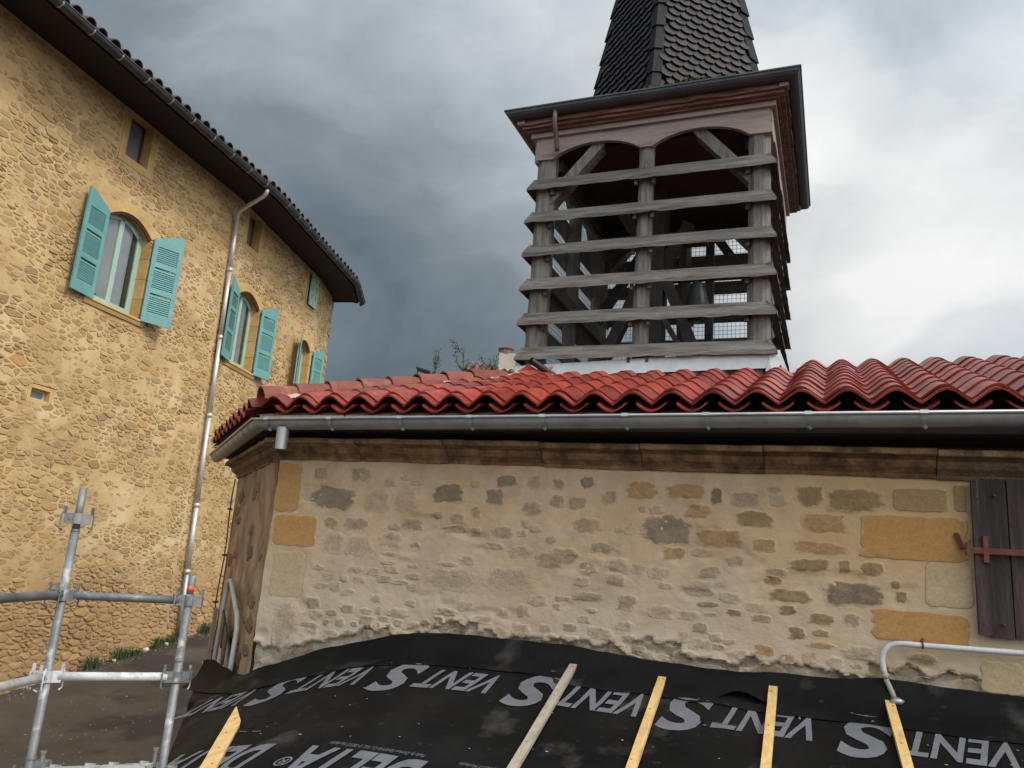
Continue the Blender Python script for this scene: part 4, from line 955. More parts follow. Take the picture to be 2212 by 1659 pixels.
for k in range(4):
    post(k, -1.10, 1.10, .205, 1.6, 4.42)                       # corner post
    post(k, -.01 if k == 0 else 0, 1.12, .15, 1.6, 4.42)         # middle post
    for zi in SZ:
        # sloping louvre board: lower outer edge to upper inner edge, mitred at the corners, edge eaten by weather
        seg = 26; off = random.uniform(0, 90); vs = []; dz = random.uniform(-.008, .008)
        for i in range(seg + 1):
            f = -1 + 2 * i / seg; e = .012 * fbm(i * .55 + off, 0, 0, 1, 3); e2 = .006 * fbm(i * .9 + off, 3, 0, 1, 2); zz = zi + dz + .004 * f * math.sin(off)
            lo, hi = 1.262, 1.215
            vs += [TP(k, f * (lo + .005), 1.272 + e * .3, zz - .055 + e), TP(k, f * lo, 1.268 + e2, zz - .020 + e2), TP(k, f * hi, 1.206, zz + .092), TP(k, f * hi, 1.170, zz + .08)]
        fs = [(i * 4 + j, i * 4 + (j + 1) % 4, (i + 1) * 4 + (j + 1) % 4, (i + 1) * 4 + j) for i in range(seg) for j in range(4)] + [(0, 1, 2, 3), tuple(seg * 4 + j for j in (3, 2, 1, 0))]
        MB().add(vs, fs).obj('louvre_board', M['wood_grey'], T)
        # small cleats beside the middle post
        mb = MB()
        for a in (-.095, .085): prism(mb, k, [(a - .016, zi - .10), (a + .016, zi - .10), (a + .016, zi - .02), (a - .016, zi - .02)], 1.19, 1.23)
        for a in (-1.0, 1.0): prism(mb, k, [(a - .02, zi - .10), (a + .02, zi - .10), (a + .02, zi - .01), (a - .02, zi - .01)], 1.17, 1.21)
        mb.obj('cleats', M['wood_grey'], T, kind='stuff')
    # scalloped board with two arches
    pts = [(-1.205, 4.56), (1.205, 4.56), (1.205, 4.285), (1.02, 4.290)]
    for c in (.535, -.535):
        for i in range(13):
            a = c + .47 - .94 * i / 12; pts.append((a, 4.300 + .135 * max(0, 1 - ((a - c) / .47) ** 2) ** .8))
    pts += [(-1.02, 4.290), (-1.205, 4.30)]
    mb = MB(); prism(mb, k, pts, 1.175, 1.225); mb.obj('arched_board', M['wood_pink'], T)
    def ring(z0, z1, d0, d1, nm, m, e=0.0):
        mb = MB(); vs = []
        for i in range(21):
            f = -1 + 2 * i / 20; r_ = e * fbm(i * .6 + z0 * 9, k * 3, 0, 1, 3)
            vs += [TP(k, f * d0, d0, z0), TP(k, f * (d1 - .0), d1 + r_, z0 + r_), TP(k, f * d1, d1 + r_, z1 + r_ * .5), TP(k, f * d0, d0, z1)]
        mb.add(vs, [(i * 4 + j, i * 4 + (j + 1) % 4, (i + 1) * 4 + (j + 1) % 4, (i + 1) * 4 + j) for i in range(20) for j in range(4)]); return mb.obj(nm, M[m], T)
    ring(4.545, 4.60, 1.10, 1.262, 'cornice_fillet', 'wood_pink')
    ring(4.598, 4.625, 1.10, 1.30, 'cornice_moulding', 'wood_red')
    ring(4.622, 4.655, 1.10, 1.345, 'cornice_board', 'wood_red')
    ring(4.652, 4.735, 1.15, 1.375, 'cornice_beam', 'wood_red', .012)
    mb = MB(); prism(mb, k, [(1.30, 4.66), (1.385, 4.66), (1.385, 4.742), (1.30, 4.742)], 1.30, 1.386); mb.obj('beam_end', M['wood_pink'], T)
    # gutter
    pr = [(.078 * math.cos(a), .078 * math.sin(a)) for a in [math.pi + math.pi * i / 8 for i in range(9)]] + [(.078, .01), (.088, .01), (.088, -.005)]
    g = MB(); A = TP(k, 0, 1, 0) - TP(k, 0, 0, 0); B = TP(k, 1, 0, 0) - TP(k, 0, 0, 0); d = 1.415
    g.sweep(pr, [(TP(k, -d, d, 4.775), A - B, Zv), (TP(k, d, d, 4.775), A + B, Zv)]); g.obj('gutter', M['zinc_dark'], T)
    # low skirt roof
    mb = MB(); mb.add([TP(k, -1.40, 1.40, 4.765), TP(k, 1.40, 1.40, 4.765), TP(k, .2, .2, 5.42), TP(k, -.2, .2, 5.42)], [(0, 1, 2, 3)]); mb.obj('skirt_roof', M['tile_dark'], T)
    for i in range(17):
        a = -1.36 + i * .17; w_ = .165
        if i % 1 == 0:
            for rw in range(3):
                d_ = 1.43 - rw * .22
                if abs(a) > d_ - .16: continue
                mb = MB(); z = 4.765 + (1.40 - d_) * .52; prism(mb, k, [(a - w_ / 2, z), (a + w_ / 2, z), (a + w_ / 2, z + .02), (a - w_ / 2, z + .02)], d_, d_ - .02)
                vs = [TP(k, a - w_ / 2, d_, z), TP(k, a + w_ / 2, d_, z), TP(k, a + w_ / 2, d_ - .30, z + .145), TP(k, a - w_ / 2, d_ - .30, z + .145)]
                mb.add(vs + [v + Vector((0, 0, .02)) for v in vs], [(0, 1, 2, 3), (4, 5, 6, 7), (0, 1, 5, 4), (1, 2, 6, 5), (3, 0, 4, 7)])
                mb.obj('skirt_tile', M['tile_dark'], T)
    # curved corner braces behind the boards
    for sg in (-1, 1):
        mb = MB(); mb.beam(TP(k, sg * .50, 1.09, 4.46), TP(k, sg * 1.08, 1.09, 3.80), .11, .16, wob=.03, seg=5, up=tuple(TP(k, 0, 1, 0) - TP(k, 0, 0, 0))); mb.obj('corner_brace', M['wood_post'], T)
# ceiling, floor, inner frame
mb = MB(); mb.add([TP(k, -1.15, 1.15, 4.40) for k in range(4)], [(0, 1, 2, 3)]); mb.add([TP(k, -1.18, 1.18, 4.57) for k in range(4)], [(0, 1, 2, 3)]); mb.obj('ceiling_boards', M['ceil'], T)
mb = MB(); mb.add([TP(k, -1.1, 1.1, 1.72) for k in range(4)], [(0, 1, 2, 3)]); mb.obj('floor_boards', M['wood_dark'], T)
for a, z in ((-1.05, 4.30), (-1.05, 2.9)):
    for k in ((2, 3, 1) if z > 4 else (3,)):
        mb = MB(); mb.beam(TP(k, -1.05, 1.02, z), TP(k, 1.05, 1.02, z), .12, .14, wob=.04, seg=4); mb.obj('wall_beam', M['wood_dark'], T)
IB = [((-.14, 0, 1.7), (-.14, 0, 4.4), .25, .25), ((.02, -.05, 3.25), (.62, -.05, 1.75), .12, .15), ((-.30, -.05, 3.2), (-.95, -.05, 1.75), .12, .15),
      ((-.10, -.1, 3.0), (.40, -.1, 2.1), .06, .09), ((-.95, .7, 3.9), (-.25, .7, 4.4), .12, .14), ((.35, .9, 1.75), (.35, .9, 4.4), .09, .12), ((-.35, .95, 1.75), (-.35, .95, 4.4), .09, .12),
      ((.25, -.02, 3.95), (-.18, -.02, 3.2), .12, .15), ((-.62, -.02, 4.3), (-.16, -.02, 3.55), .12, .15), ((-.75, 0, 3.78), (.45, 0, 3.78), .14, .16), ((1.08, .95, 3.15), (.42, .95, 4.2), .10, .12), ((-1.08, .95, 3.15), (-.42, .95, 4.2), .10, .12)]
for i, (p, q, a, b) in enumerate(IB):
    mb = MB(); P = TC + Vector((p[0], p[1], p[2])); Q = TC + Vector((q[0], q[1], q[2])); mb.beam(P, Q, a, b, up=(0, 1, .01), wob=.05, seg=6); mb.obj('bell_frame_beam' if i else 'king_post', M['wood_dark'], T)
mb = MB(); mb.tube([TC + Vector((.35, -.02, 3.05 - .24)), TC + Vector((.35, -.02, 3.0)), TC + Vector((.35, -.02, 3.12)), TC + Vector((.35, -.02, 3.22)), TC + Vector((.35, -.02, 3.27))], [.16, .13, .10, .08, .02], 20); mb.obj('bell', M['zinc_dark'], T, smooth=True)
mb = MB(); mb.beam(TC + Vector((0, -.02, 3.33)), TC + Vector((.85, -.02, 3.33)), .10, .12); mb.obj('bell_yoke', M['wood_dark'], T)
# wire netting inside
mb = MB()
for k in (1, 2, 3):
    for i in range(43):
        a = -1.05 + i * .05; q = MB(); mb.tube([TP(k, a, 1.03, 1.75), TP(k, a, 1.03, 4.35)], .003, 3, False)
    for i in range(52):
        z = 1.76 + i * .05; mb.tube([TP(k, -1.05, 1.032, z), TP(k, 1.05, 1.032, z)], .003, 3, False)
mb.obj('wire_netting', M['wire'], T, kind='stuff')
# lead flashing at the foot
mb = MB(); f = []
for i in range(12):
    u = -2.995 + 2.475 * i / 11; f.append((u, 1.88 + .004 * i + .003 * fbm(i, 0, 0, 1), 2.005 + .0080 * i))
vs = [(u, 7.262, a) for u, a, b in f] + [(u, 7.275, b) for u, a, b in f] + [(u, 7.34, b + .006) for u, a, b in f]
n = 12; mb.add(vs, [(i, i + 1, n + i + 1, n + i) for i in range(n - 1)] + [(n + i, n + i + 1, 2 * n + i + 1, 2 * n + i) for i in range(n - 1)])
mb.obj('flashing', M['flash'], T)
mb = MB(); mb.add([(-.52, 7.262, 1.90), (-.43, 7.30, 1.96), (-.42, 9.6, 2.30), (-.42, 9.6, 2.0), (-.52, 7.275, 2.093), (-.44, 7.30, 2.10), (-.50, 7.34, 2.10)], [(0, 1, 5, 4), (1, 3, 2, 5), (4, 5, 6)])
mb.add([(-.56, 7.258, 1.90), (-.50, 7.255, 1.84), (-.44, 7.28, 1.93), (-.46, 7.28, 2.02), (-.53, 7.262, 2.04)], [(0, 1, 2, 3, 4)]); mb.obj('flashing_corner', M['flash'], T)
mb = MB(); mb.add([(-3.0, 7.26, 1.85), (-3.0, 7.28, 2.005), (-3.0, 9.6, 2.0), (-3.0, 9.6, 1.6)], [(0, 1, 2, 3)]); mb.obj('flashing_return', M['flash'], T)
# skirt spout and black pipe stub
mb = MB(); mb.tube([(-2.665, 7.06, 4.73), (-2.665, 7.05, 4.66), (-2.668, 7.06, 4.60), (-2.672, 7.14, 4.50), (-2.675, 7.20, 4.38), (-2.675, 7.215, 4.34)], .027, 10, caps=True); mb.obj('gutter_spout', M['gutter_brown'], T, smooth=True)
mb = MB(); mb.tube([(-2.74, 7.05, 2.0), (-2.55, 7.30, 1.88)], .034, 14, caps=False); mb.tube([(-2.74, 7.05, 2.0), (-2.55, 7.30, 1.88)], .029, 14, caps=False); mb.tube([(-2.6, 7.24, 1.91), (-2.55, 7.3, 1.88)], .03, 12); mb.obj('black_drain_pipe', M['plastic_black'], T, smooth=True)
# spire: square, turned 45 degrees; vertices lie on the axes of the tower
def srad(z): return 1.06 - .166 * (z - 5.0) + (.10 * max(0, 5.15 - z) if z < 5.15 else 0)
ZT = 11.2
mb = MB(); zs = [4.78, 5.15, 8, ZT]; vs = []
for z in zs:
    for k in range(4): vs.append(TP(k, 0, srad(z) - .03, z))
mb.add(vs, [(i * 4 + j, i * 4 + (j + 1) % 4, (i + 1) * 4 + (j + 1) % 4, (i + 1) * 4 + j) for i in range(3) for j in range(4)] + [(12, 13, 14, 15)]); mb.obj('spire_core', M['slate'], T)
def shingle():
    n = 8; w_ = .148; L_ = .20; th = .018; top = [(-w_ / 2, L_), (w_ / 2, L_)]; pts = [(w_ / 2 * math.cos(a), -w_ * .36 * math.sin(a) + .05) for a in [math.pi * i / n for i in range(n + 1)]]
    poly = [(-w_ / 2, L_), (w_ / 2, L_)] + pts; m_ = len(poly)
    vs = [(x, y, .046 - .046 * y / L_ + th) for x, y in poly] + [(x, y, .046 - .046 * y / L_) for x, y in poly]
    return MB().add(vs, [tuple(range(m_)), tuple(range(2 * m_ - 1, m_ - 1, -1))] + [(i, m_ + i, m_ + (i + 1) % m_, (i + 1) % m_) for i in range(m_)]).mesh('shingle', M['slate'])
SG = shingle(); rest = MB(); cnt = 0; ex = .098; cand = []
for k in range(4):
    # face between vertex k and k+1
    zz = 4.86; r_i = 0
    while zz < 8.6:
        a = TP(k, 0, srad(zz), zz); b = TP(k + 1, 0, srad(zz), zz); a2 = TP(k, 0, srad(zz + .1), zz + .1); b2 = TP(k + 1, 0, srad(zz + .1), zz + .1)
        x = (b - a); L_ = x.length; x.normalize(); y = ((a2 + b2) / 2 - (a + b) / 2).normalized(); z_ = x.cross(y).normalized()
        if z_.dot((a + b) / 2 - Vector((TC.x, TC.y, zz))) < 0: x = -x; a, b = b, a; z_ = x.cross(y).normalized()
        n = int((L_ - .14) / .148); st = (L_ - n * .148) / 2 + (.074 if r_i % 2 else 0)
        for i in range(n + (0 if r_i % 2 else 1)):
            c = a + x * (st + i * .148); c = c + z_ * random.uniform(-.002, .003)
            mm = Matrix(((x.x, y.x, z_.x, c.x), (x.y, y.y, z_.y, c.y), (x.z, y.z, z_.z, c.z), (0, 0, 0, 1))) @ Matrix.Rotation(random.uniform(-.025, .025), 4, 'Z')
            vis = k in (0, 3) and 4.95 < zz < 7.0
            cand.append((0 if vis else 1, c.y if vis else 9, mm))
        zz += ex; r_i += 1
cand.sort(key=lambda q: (q[0], q[1]))
for i, (_, _, mm) in enumerate(cand):
    if i < 300: inst('shingle', SG, T, mm)
    else: rest.add([mm @ v.co for v in SG.vertices], [tuple(p.vertices) for p in SG.polygons])
BASE_T = BASE[T.name]
rest.obj('shingles', M['slate'], T, kind='stuff'); print('shingles', len(cand))
for k in range(4):
    zz = 4.93
    while zz < 8.6:
        mb = MB(); n_ = .40; vs = []
        for z, ex_ in ((zz, .085), (zz + n_, .055)):
            for t in (0, .012):
                r0 = srad(z) + ex_ - t; a = TP(k, 0, r0, z); d1 = (TP(k, -1, 0, 0) - TP(k, 0, 1, 0)).normalized(); d2 = (TP(k, 1, 0, 0) - TP(k, 0, 1, 0)).normalized(); w_ = .115
                drop = Vector((0, 0, .035 if z == zz else .0))
                vs += [a + d1 * w_ + drop, a, a + d2 * w_ + drop]
        mb.add(vs, [(0, 1, 7, 6), (1, 2, 8, 7), (3, 9, 10, 4), (4, 10, 11, 5), (0, 3, 4, 1), (1, 4, 5, 2), (0, 6, 9, 3), (2, 5, 11, 8)]); mb.obj('hip_cap', M['hip_cap'], T); zz += .325
# moss clump on the skirt roof
mb = MB(); rnd = random.Random(3)
for i in range(260):
    a = .42 + rnd.gauss(0, .16); d = 1.27 + rnd.gauss(0, .05); z = 4.86 + (1.4 - d) * .5 + abs(rnd.gauss(0, .022)) * max(.2, 1 - abs(a - .42) / .3); s_ = rnd.uniform(.012, .03); p = TP(0, a, d, z)
    mb.add([p + Vector((rnd.uniform(-s_, s_), rnd.uniform(-s_, s_), rnd.uniform(-s_ * .4, s_))) for _ in range(4)], [(0, 1, 2), (0, 2, 3), (0, 3, 1), (1, 3, 2)])
mb.obj('moss_clump', M['moss'], T, kind='stuff')

# ------------------------------------------------------------------ lean-to roof under black underlay, with battens
LR = thing('lean_to_roof', 'lean-to roof under printed black underlay with nailed wooden battens, against the chapel wall', 'roof', (-1.4, 4.4, -2.9), CH)
ZW = -.575; LS = .344
def mz(u, v, wr=True):
    zm = ZW + LS * (v - 5.42); zl = -.585 + .33 * (u + 3.05) + .34 * (v - 5.42)
    d = (zl - zm) / .09; d = max(-20, min(20, d)); z = zm - .09 * math.log(1 + math.exp(-d))
    if wr: z += .012 * fbm(u, v, 3, .9, 2) + .006 * fbm(u * .6, v * 1.2, 7, 3.2, 3) + .004 * max(0, 1 - abs(fbm(u, v, 11, 1.3, 2)) * 9) + .004 * math.exp(-((v - 5.13 - .03 * math.sin(u * 2)) / .02) ** 2)
    # cove where the sheet is dressed up the wall
    w_ = v - (5.25 + .03 * fbm(u, 0, 4, 1.6, 2))
    if w_ > 0: z += w_ * w_ * 3.2 * max(0, min(1, (u + 4.45) / .5))
    return z
def left_edge(v): return -3.585 + (v - 3.87) * (-5.26 + 3.585) / (5.97 - 3.87)
def front_v(u): return 3.0 + .74 / (1 + math.exp((u + 2.95) * 9))
# grid: i across (from the left edge), j from the front edge to the wall
def top_v(u):
    t_ = max(0, -4.15 - u); return min(5.40 + .60 * (t_ * t_ / (t_ + .15)), 5.97)
def sheet_pt(a, b):
    """a: 0 left edge .. 1 right end, b: 0 front .. 1 wall"""
    vt = 5.4
    # left part reaches beyond the corner of the wall
    v_lin = 3.0 + (vt - 3.0) * b
    u = -3.4; v = 5
    for _ in range(12):
        vf = front_v(u); vt = top_v(u) - .035; v = vf + (vt - vf) * b; u0 = left_edge(v); u = .5 * u + .5 * (u0 + (2.3 - u0) * a ** 1.15)
    return u, v
mb = MB(); NA, NB = 250, 110; vs = []; 
for i in range(NA + 1):
    for j in range(NB + 1):
        u, v = sheet_pt(i / NA, j / NB)
        u = max(u, left_edge(v))
        z = mz(u, v); e = (u - left_edge(v))
        if e < .10 and v < 5.2: z -= (.10 - e) * .55
        vs.append((u, v, z))
fs = [(i * (NB + 1) + j, (i + 1) * (NB + 1) + j, (i + 1) * (NB + 1) + j + 1, i * (NB + 1) + j + 1) for i in range(NA) for j in range(NB)]
mb.add(vs, fs)
ms = mb.obj('underlay_sheet', M['membrane'], LR, smooth=True)
# upstand: a separate strip dressed up against the wall with a wavy free edge
mb = MB(); vs = []; NU = 240
def up_top(u):
    P = [(-5.22, -.985), (-5.0, -.945), (-4.78, -.965), (-4.5, -.985), (-4.35, -.965), (-4.2, -.90), (-3.9, -.80), (-3.62, -.69), (-3.3, -.61), (-3.0, -.53), (-2.85, -.505), (-2.6, -.478), (-2.19, -.472), (-1.62, -.469), (-1.2, -.50), (-.6, -.515), (-.29, -.492), (.0, -.487), (.23, -.455), (.55, -.47), (.95, -.476), (1.5, -.50), (2.4, -.50)]
    for (a, za), (b, zb) in zip(P, P[1:]):
        if u <= b: return za + (zb - za) * (u - a) / (b - a)
    return -.5
for i in range(NU + 1):
    u = -5.2 + 7.5 * i / NU; tv = top_v(u); zt_ = up_top(u) + .006 * fbm(u, 0, 2, 7, 3); w_ = .25 + .05 * fbm(u, 0, 8, 1.3, 3) + (.05 if u > -1.7 else 0)
    for j in range(11):
        k = j / 10; v = tv - .015 - w_ * (1 - k) ** 1.4; zb = mz(u, v) + .006; lift = k ** 3
        z = zb + (zt_ - zb) * lift + .004 * fbm(u, v, 5, 9, 2)
        if j == 0: z = mz(u, v) + .007 + .004 * abs(fbm(u, 2, 5, 6, 2))
        vs.append((u, v - .012 * math.sin(u * 5.3) * k * (1 - k), z))
mb.add(vs, [(i * 11 + j, (i + 1) * 11 + j, (i + 1) * 11 + j + 1, i * 11 + j + 1) for i in range(NU) for j in range(10)])
mb.obj('upstand_strip', M['membrane'], LR, smooth=True)
# boarding below the sheet and rough walls carrying it
mb = MB(); vs = []
for i in range(41):
    for j in range(25):
        u, v = sheet_pt(.02 + .98 * i / 40, .02 + .96 * j / 24); vs.append((u + .02, v, mz(u, v, False) - .05))
mb.add(vs, [(i * 25 + j, (i + 1) * 25 + j, (i + 1) * 25 + j + 1, i * 25 + j + 1) for i in range(40) for j in range(24)]); mb.obj('roof_boarding', M['plank'], LR)
mb = MB(); a = (left_edge(3.8) + .25, 3.85); b = (left_edge(5.9) + .35, 5.7)
mb.add([(a[0], a[1], -3.1), (b[0], b[1], -3.1), (b[0], b[1], mz(b[0], b[1], False) - .06), (a[0], a[1], mz(a[0], a[1], False) - .06)], [(0, 1, 2, 3)])
mb.add([(a[0], a[1], -3.1), (2.2, 3.4, -3.1), (2.2, 3.4, -1.32), (a[0], a[1], mz(a[0], a[1], False) - .06)], [(0, 1, 2, 3)]); mb.obj('supporting_wall', M['plaster_side'], LR)
# battens
def batten(p, q, w_, m, name='batten', lab=None, taper_top=False):
    mb = MB(); P = Vector((p[0], p[1], 0)); Q = Vector((q[0], q[1], 0)); d = (Q - P).normalized(); x = Vector((-d.y, d.x, 0)); seg = 16; vs = []; L_ = (Q - P).length
    pa, pb = P.lerp(Q, .22), P.lerp(Q, .8); za, zb = mz(pa.x, pa.y), mz(pb.x, pb.y)
    def zl(f): return za + (zb - za) * (f - .22) / .58
    for i in range(seg + 1):
        c = P.lerp(Q, i / seg); s_ = i / seg * L_; ww = w_
        if taper_top and s_ < .28: ww = w_ * (.08 + .92 * s_ / .28)
        sh = (w_ - ww) / 2 if taper_top else 0
        for e, h in ((-1, .0), (1, .0), (1, .027), (-1, .027)):
            pt = c + x * (e * ww / 2 - sh + random.uniform(-.0008, .0008)); vs.append((pt.x, pt.y, zl(i / seg) + .012 + h))
    mb.add(vs, [(i * 4 + j, i * 4 + (j + 1) % 4, (i + 1) * 4 + (j + 1) % 4, (i + 1) * 4 + j) for i in range(seg) for j in range(4)] + [(0, 1, 2, 3), tuple(seg * 4 + j for j in (3, 2, 1, 0))])
    o = mb.obj(name, M[m], LR)
    if lab: o['label'] = lab
    nb = MB(); n = 0
    for f in (.05, .22, .45, .68, .9):
        c = P.lerp(Q, f) + x * random.uniform(-.012, .012); z = zl(f) + .039; nb.tube([(c.x, c.y, z - .004), (c.x, c.y, z + .0025)], .0048, 6)
    nb.obj('nail_heads', M['rust'], o, kind='stuff'); return o
def ext(p, q, f): return (p[0] + (q[0] - p[0]) * f, p[1] + (q[1] - p[1]) * f)
for p, q, m, lab, tp in (((-3.70, 4.66), (-3.13, 3.70), 'pine', 'yellow batten cut to a point at its top end', True), ((-1.613, 5.376), (-1.55, 4.159), 'batten_grey', 'greyed old batten', False),
                         ((-1.027, 5.375), (-.976, 4.325), 'pine', None, False), ((-.362, 5.36), (-.34, 4.509), 'pine', None, False), ((.268, 5.36), (.31, 4.697), 'pine', None, False)):
    L0 = math.hypot(q[0] - p[0], q[1] - p[1]); f = (2.25 if not tp else 1.05) / L0
    batten(p, ext(p, q, f), .050 if not tp else .085, m, lab=lab, taper_top=tp)
# printed lettering: each piece of text is draped on the sheet
def text_mesh(body, size, bold=.02):
    cu = bpy.data.curves.new('t', 'FONT'); cu.body = body; cu.size = size; cu.offset = bold * size; cu.resolution_u = 4
    ob = bpy.data.objects.new('t', cu); COL.objects.link(ob); dg = bpy.context.evaluated_depsgraph_get(); dg.update()
    me = bpy.data.meshes.new_from_object(ob.evaluated_get(dg)); bpy.data.objects.remove(ob); bpy.data.curves.remove(cu); return me
def drape(name, body, size, fn, bold=.02, sx=1.0, step=.03, m='print', off=.0045, fit=None):
    me = text_mesh(body, size, bold); bm = bmesh.new(); bm.from_mesh(me)
    if fit:
        lo = min(v.co.x for v in bm.verts); hi = max(v.co.x for v in bm.verts); sx = fit / (hi - lo)
        for v in bm.verts: v.co.x -= lo
    for v in bm.verts: v.co.x *= sx
    xs_ = [v.co.x for v in bm.verts]; ys_ = [v.co.y for v in bm.verts]
    x = min(xs_) + step
    while x < max(xs_): g = bm.verts[:] + bm.edges[:] + bm.faces[:]; bmesh.ops.bisect_plane(bm, geom=g, plane_co=(x, 0, 0), plane_no=(1, 0, 0)); x += step
    y = min(ys_) + step
    while y < max(ys_): g = bm.verts[:] + bm.edges[:] + bm.faces[:]; bmesh.ops.bisect_plane(bm, geom=g, plane_co=(0, y, 0), plane_no=(0, 1, 0)); y += step
    b = par_base(LR)
    for v in bm.verts:
        u, vv, dz = fn(v.co.x, v.co.y); v.co = Vector((u - b[0], vv - b[1], mz(u, vv) + off + dz - b[2]))
    out_ = bpy.data.meshes.new(name); bm.to_mesh(out_); bm.free(); out_.materials.append(M[m]); o = bpy.data.objects.new(name, out_); COL.objects.link(o); o.parent = LR; return o
VR = 5.085
def skew(x, y): return x + y * .20
for k in range(-5, 3):
    uS = .01 + .95 * k; vr = VR - .006 * k
    def fS(x, y, uS=uS, vr=vr): return uS + .275 - skew(x, y), vr + .050 - y, .0
    def fV(x, y, uS=uS, vr=vr): return uS + .86 - skew(x, y), vr - y, .0
    if uS > -4.2: drape('printed_lettering', 'S', .54, fS, .03, fit=.24)
    if uS > -4.9: drape('printed_lettering', 'VENT', .36, fV, .022, fit=.535)
def fD(u0, v0):
    return lambda x, y: (u0 - skew(x, y), v0 - y, 0)
drape('printed_lettering', 'DELTA', .44, fD(-2.02, 4.10), .035, fit=.73)
drape('printed_lettering', 'DELTA', .40, fD(-3.0, 4.11), .035, fit=.68)
drape('printed_lettering', '®', .12, fD(-2.76, 3.99), .01)
drape('printed_lettering', 'Made by Dörken GmbH & Co. KG, D-58313 Herdecke', .042, fD(-2.06, 4.17), .0, step=.06, off=.003, fit=.60)
drape('printed_lettering', 'Made by Dörken GmbH & Co. KG, D-58313 Herdecke', .042, fD(-1.25, 4.16), .0, step=.06, off=.003, fit=.60)
# lettering of the overlapping strip above, cut by the upstand
drape('printed_lettering', 'A', .30, lambda x, y: (-1.62 - x, 5.36 - y * .6, .004), .03)
drape('printed_lettering', 'S', .40, lambda x, y: (-2.38 - x * 1.1, 5.42 - y * .55, .004), .03)
drape('printed_lettering', 'C', .34, lambda x, y: (.28 - x, 5.37 - y * .75, .004), .05)
drape('printed_lettering', 'H', .26, lambda x, y: (-.40 - x, 5.33 - y * .55, .004), .03)
def dash(x0, v0, x1, v1, n, w_=.007):
    mb = MB()
    for i in range(n):
        a, b = i / n, (i + .6) / n; p = Vector((x0 + (x1 - x0) * a, v0 + (v1 - v0) * a)); q = Vector((x0 + (x1 - x0) * b, v0 + (v1 - v0) * b)); d = (q - p).normalized(); nn = Vector((-d.y, d.x)) * w_ / 2
        mb.add([(c.x, c.y, mz(c.x, c.y) + .004) for c in (p - nn, q - nn, q + nn, p + nn)], [(0, 1, 2, 3)])
    mb.obj('printed_dashes', M['print'], LR, kind='stuff')
dash(-3.5, 3.93, -2.75, 3.80, 6); dash(-.22, 5.3, -.20, 5.02, 4, .010); dash(-3.55, 4.35, -3.2, 4.28, 3)
# torn flap of the strip near the third yellow batten
mb = MB(); vs = []
for i in range(13):
    for j in range(5):
        u = -.66 + .30 * i / 12; v = 5.16 + .05 * j / 4 + .02 * math.sin(i * .5); vs.append((u, v, mz(u, v) + .01 + .045 * math.sin(math.pi * i / 12) * (1 - j / 4)))
mb.add(vs, [(i * 5 + j, (i + 1) * 5 + j, (i + 1) * 5 + j + 1, i * 5 + j + 1) for i in range(12) for j in range(4)]); mb.obj('lifted_flap', M['membrane'], LR, smooth=True)
# chips and dust on the sheet
mb = MB(); rnd = random.Random(8)
for i in range(70):
    u, v = rnd.uniform(-3.3, 1.2), rnd.uniform(3.9, 5.2); s_ = rnd.uniform(.003, .009); z = mz(u, v) + .004; a = rnd.uniform(0, 3)
    mb.add([(u + s_ * math.cos(a + t) * (1.8 if t < 1 else 1), v + s_ * math.sin(a + t), z + .002) for t in (0, 1.6, 3.1, 4.7)], [(0, 1, 2, 3)])
mb.obj('debris_chips', M['white_stone'], LR, kind='stuff')

M['grit'] = mat('street_grit', [(.10, .08, .06), (.24, .20, .16)], ns=20, var=.45)
# ------------------------------------------------------------------ scaffold
SC = thing('scaffold', 'galvanised tube scaffold with guard rails and a splashed steel deck above the street', 'scaffold', (-2.0, 4.4, -2.9), 0)
p1, p2 = Vector((-2.255, 4.35, 0)), Vector((-1.707, 4.645, 0)); dirr = (p2 - p1).normalized(); back = Vector((dirr.y, -dirr.x, 0))
def z_(v, z): return Vector((v.x, v.y, z))
L3 = Vector((-2.262, 3.832, 0)) - p1; ldir = Vector((L3.x, L3.y, 0)).normalized(); ldir = Vector((-.015, -1, 0)).normalized()
mb = MB(); mb.tube([z_(p1, -3.2), z_(p1, .02)], .0222, 14); mb.tube([z_(p1, .02), z_(p1, .035)], [.0222, .019], 14); mb.tube([z_(p1, .03), z_(p1, .255)], .019, 14); mb.obj('standard', M['steel'], SC, smooth=True)
mb = MB(); mb.tube([z_(p2, -3.2), z_(p2, -.27)], .0222, 14); mb.tube([z_(p2, -.272), z_(p2, -.17)], .019, 14); mb.obj('standard', M['steel'], SC, smooth=True)
mb = MB(); mb.tube([z_(p2, -.255), z_(p2, -.225)], .0196, 14); mb.obj('red_marking', M['redtape'], SC, smooth=True)
def ledger(a, b, z, m): mb = MB(); d = (b - a).normalized(); mb.tube([z_(a + d * .05, z), z_(b - d * .05, z)], .0222, 14); return mb.obj('ledger', M[m], SC, smooth=True)
for z, m in ((-.304, 'steel'), (-.708, 'steel_white')):
    ledger(p1, p2, z, m); ledger(p1, p1 + ldir * 2.2, z, m)
ledger(p1, p1 + ldir * 2.2, -1.19, 'steel'); ledger(p2, p2 + ldir * 2.2, -1.19, 'steel')
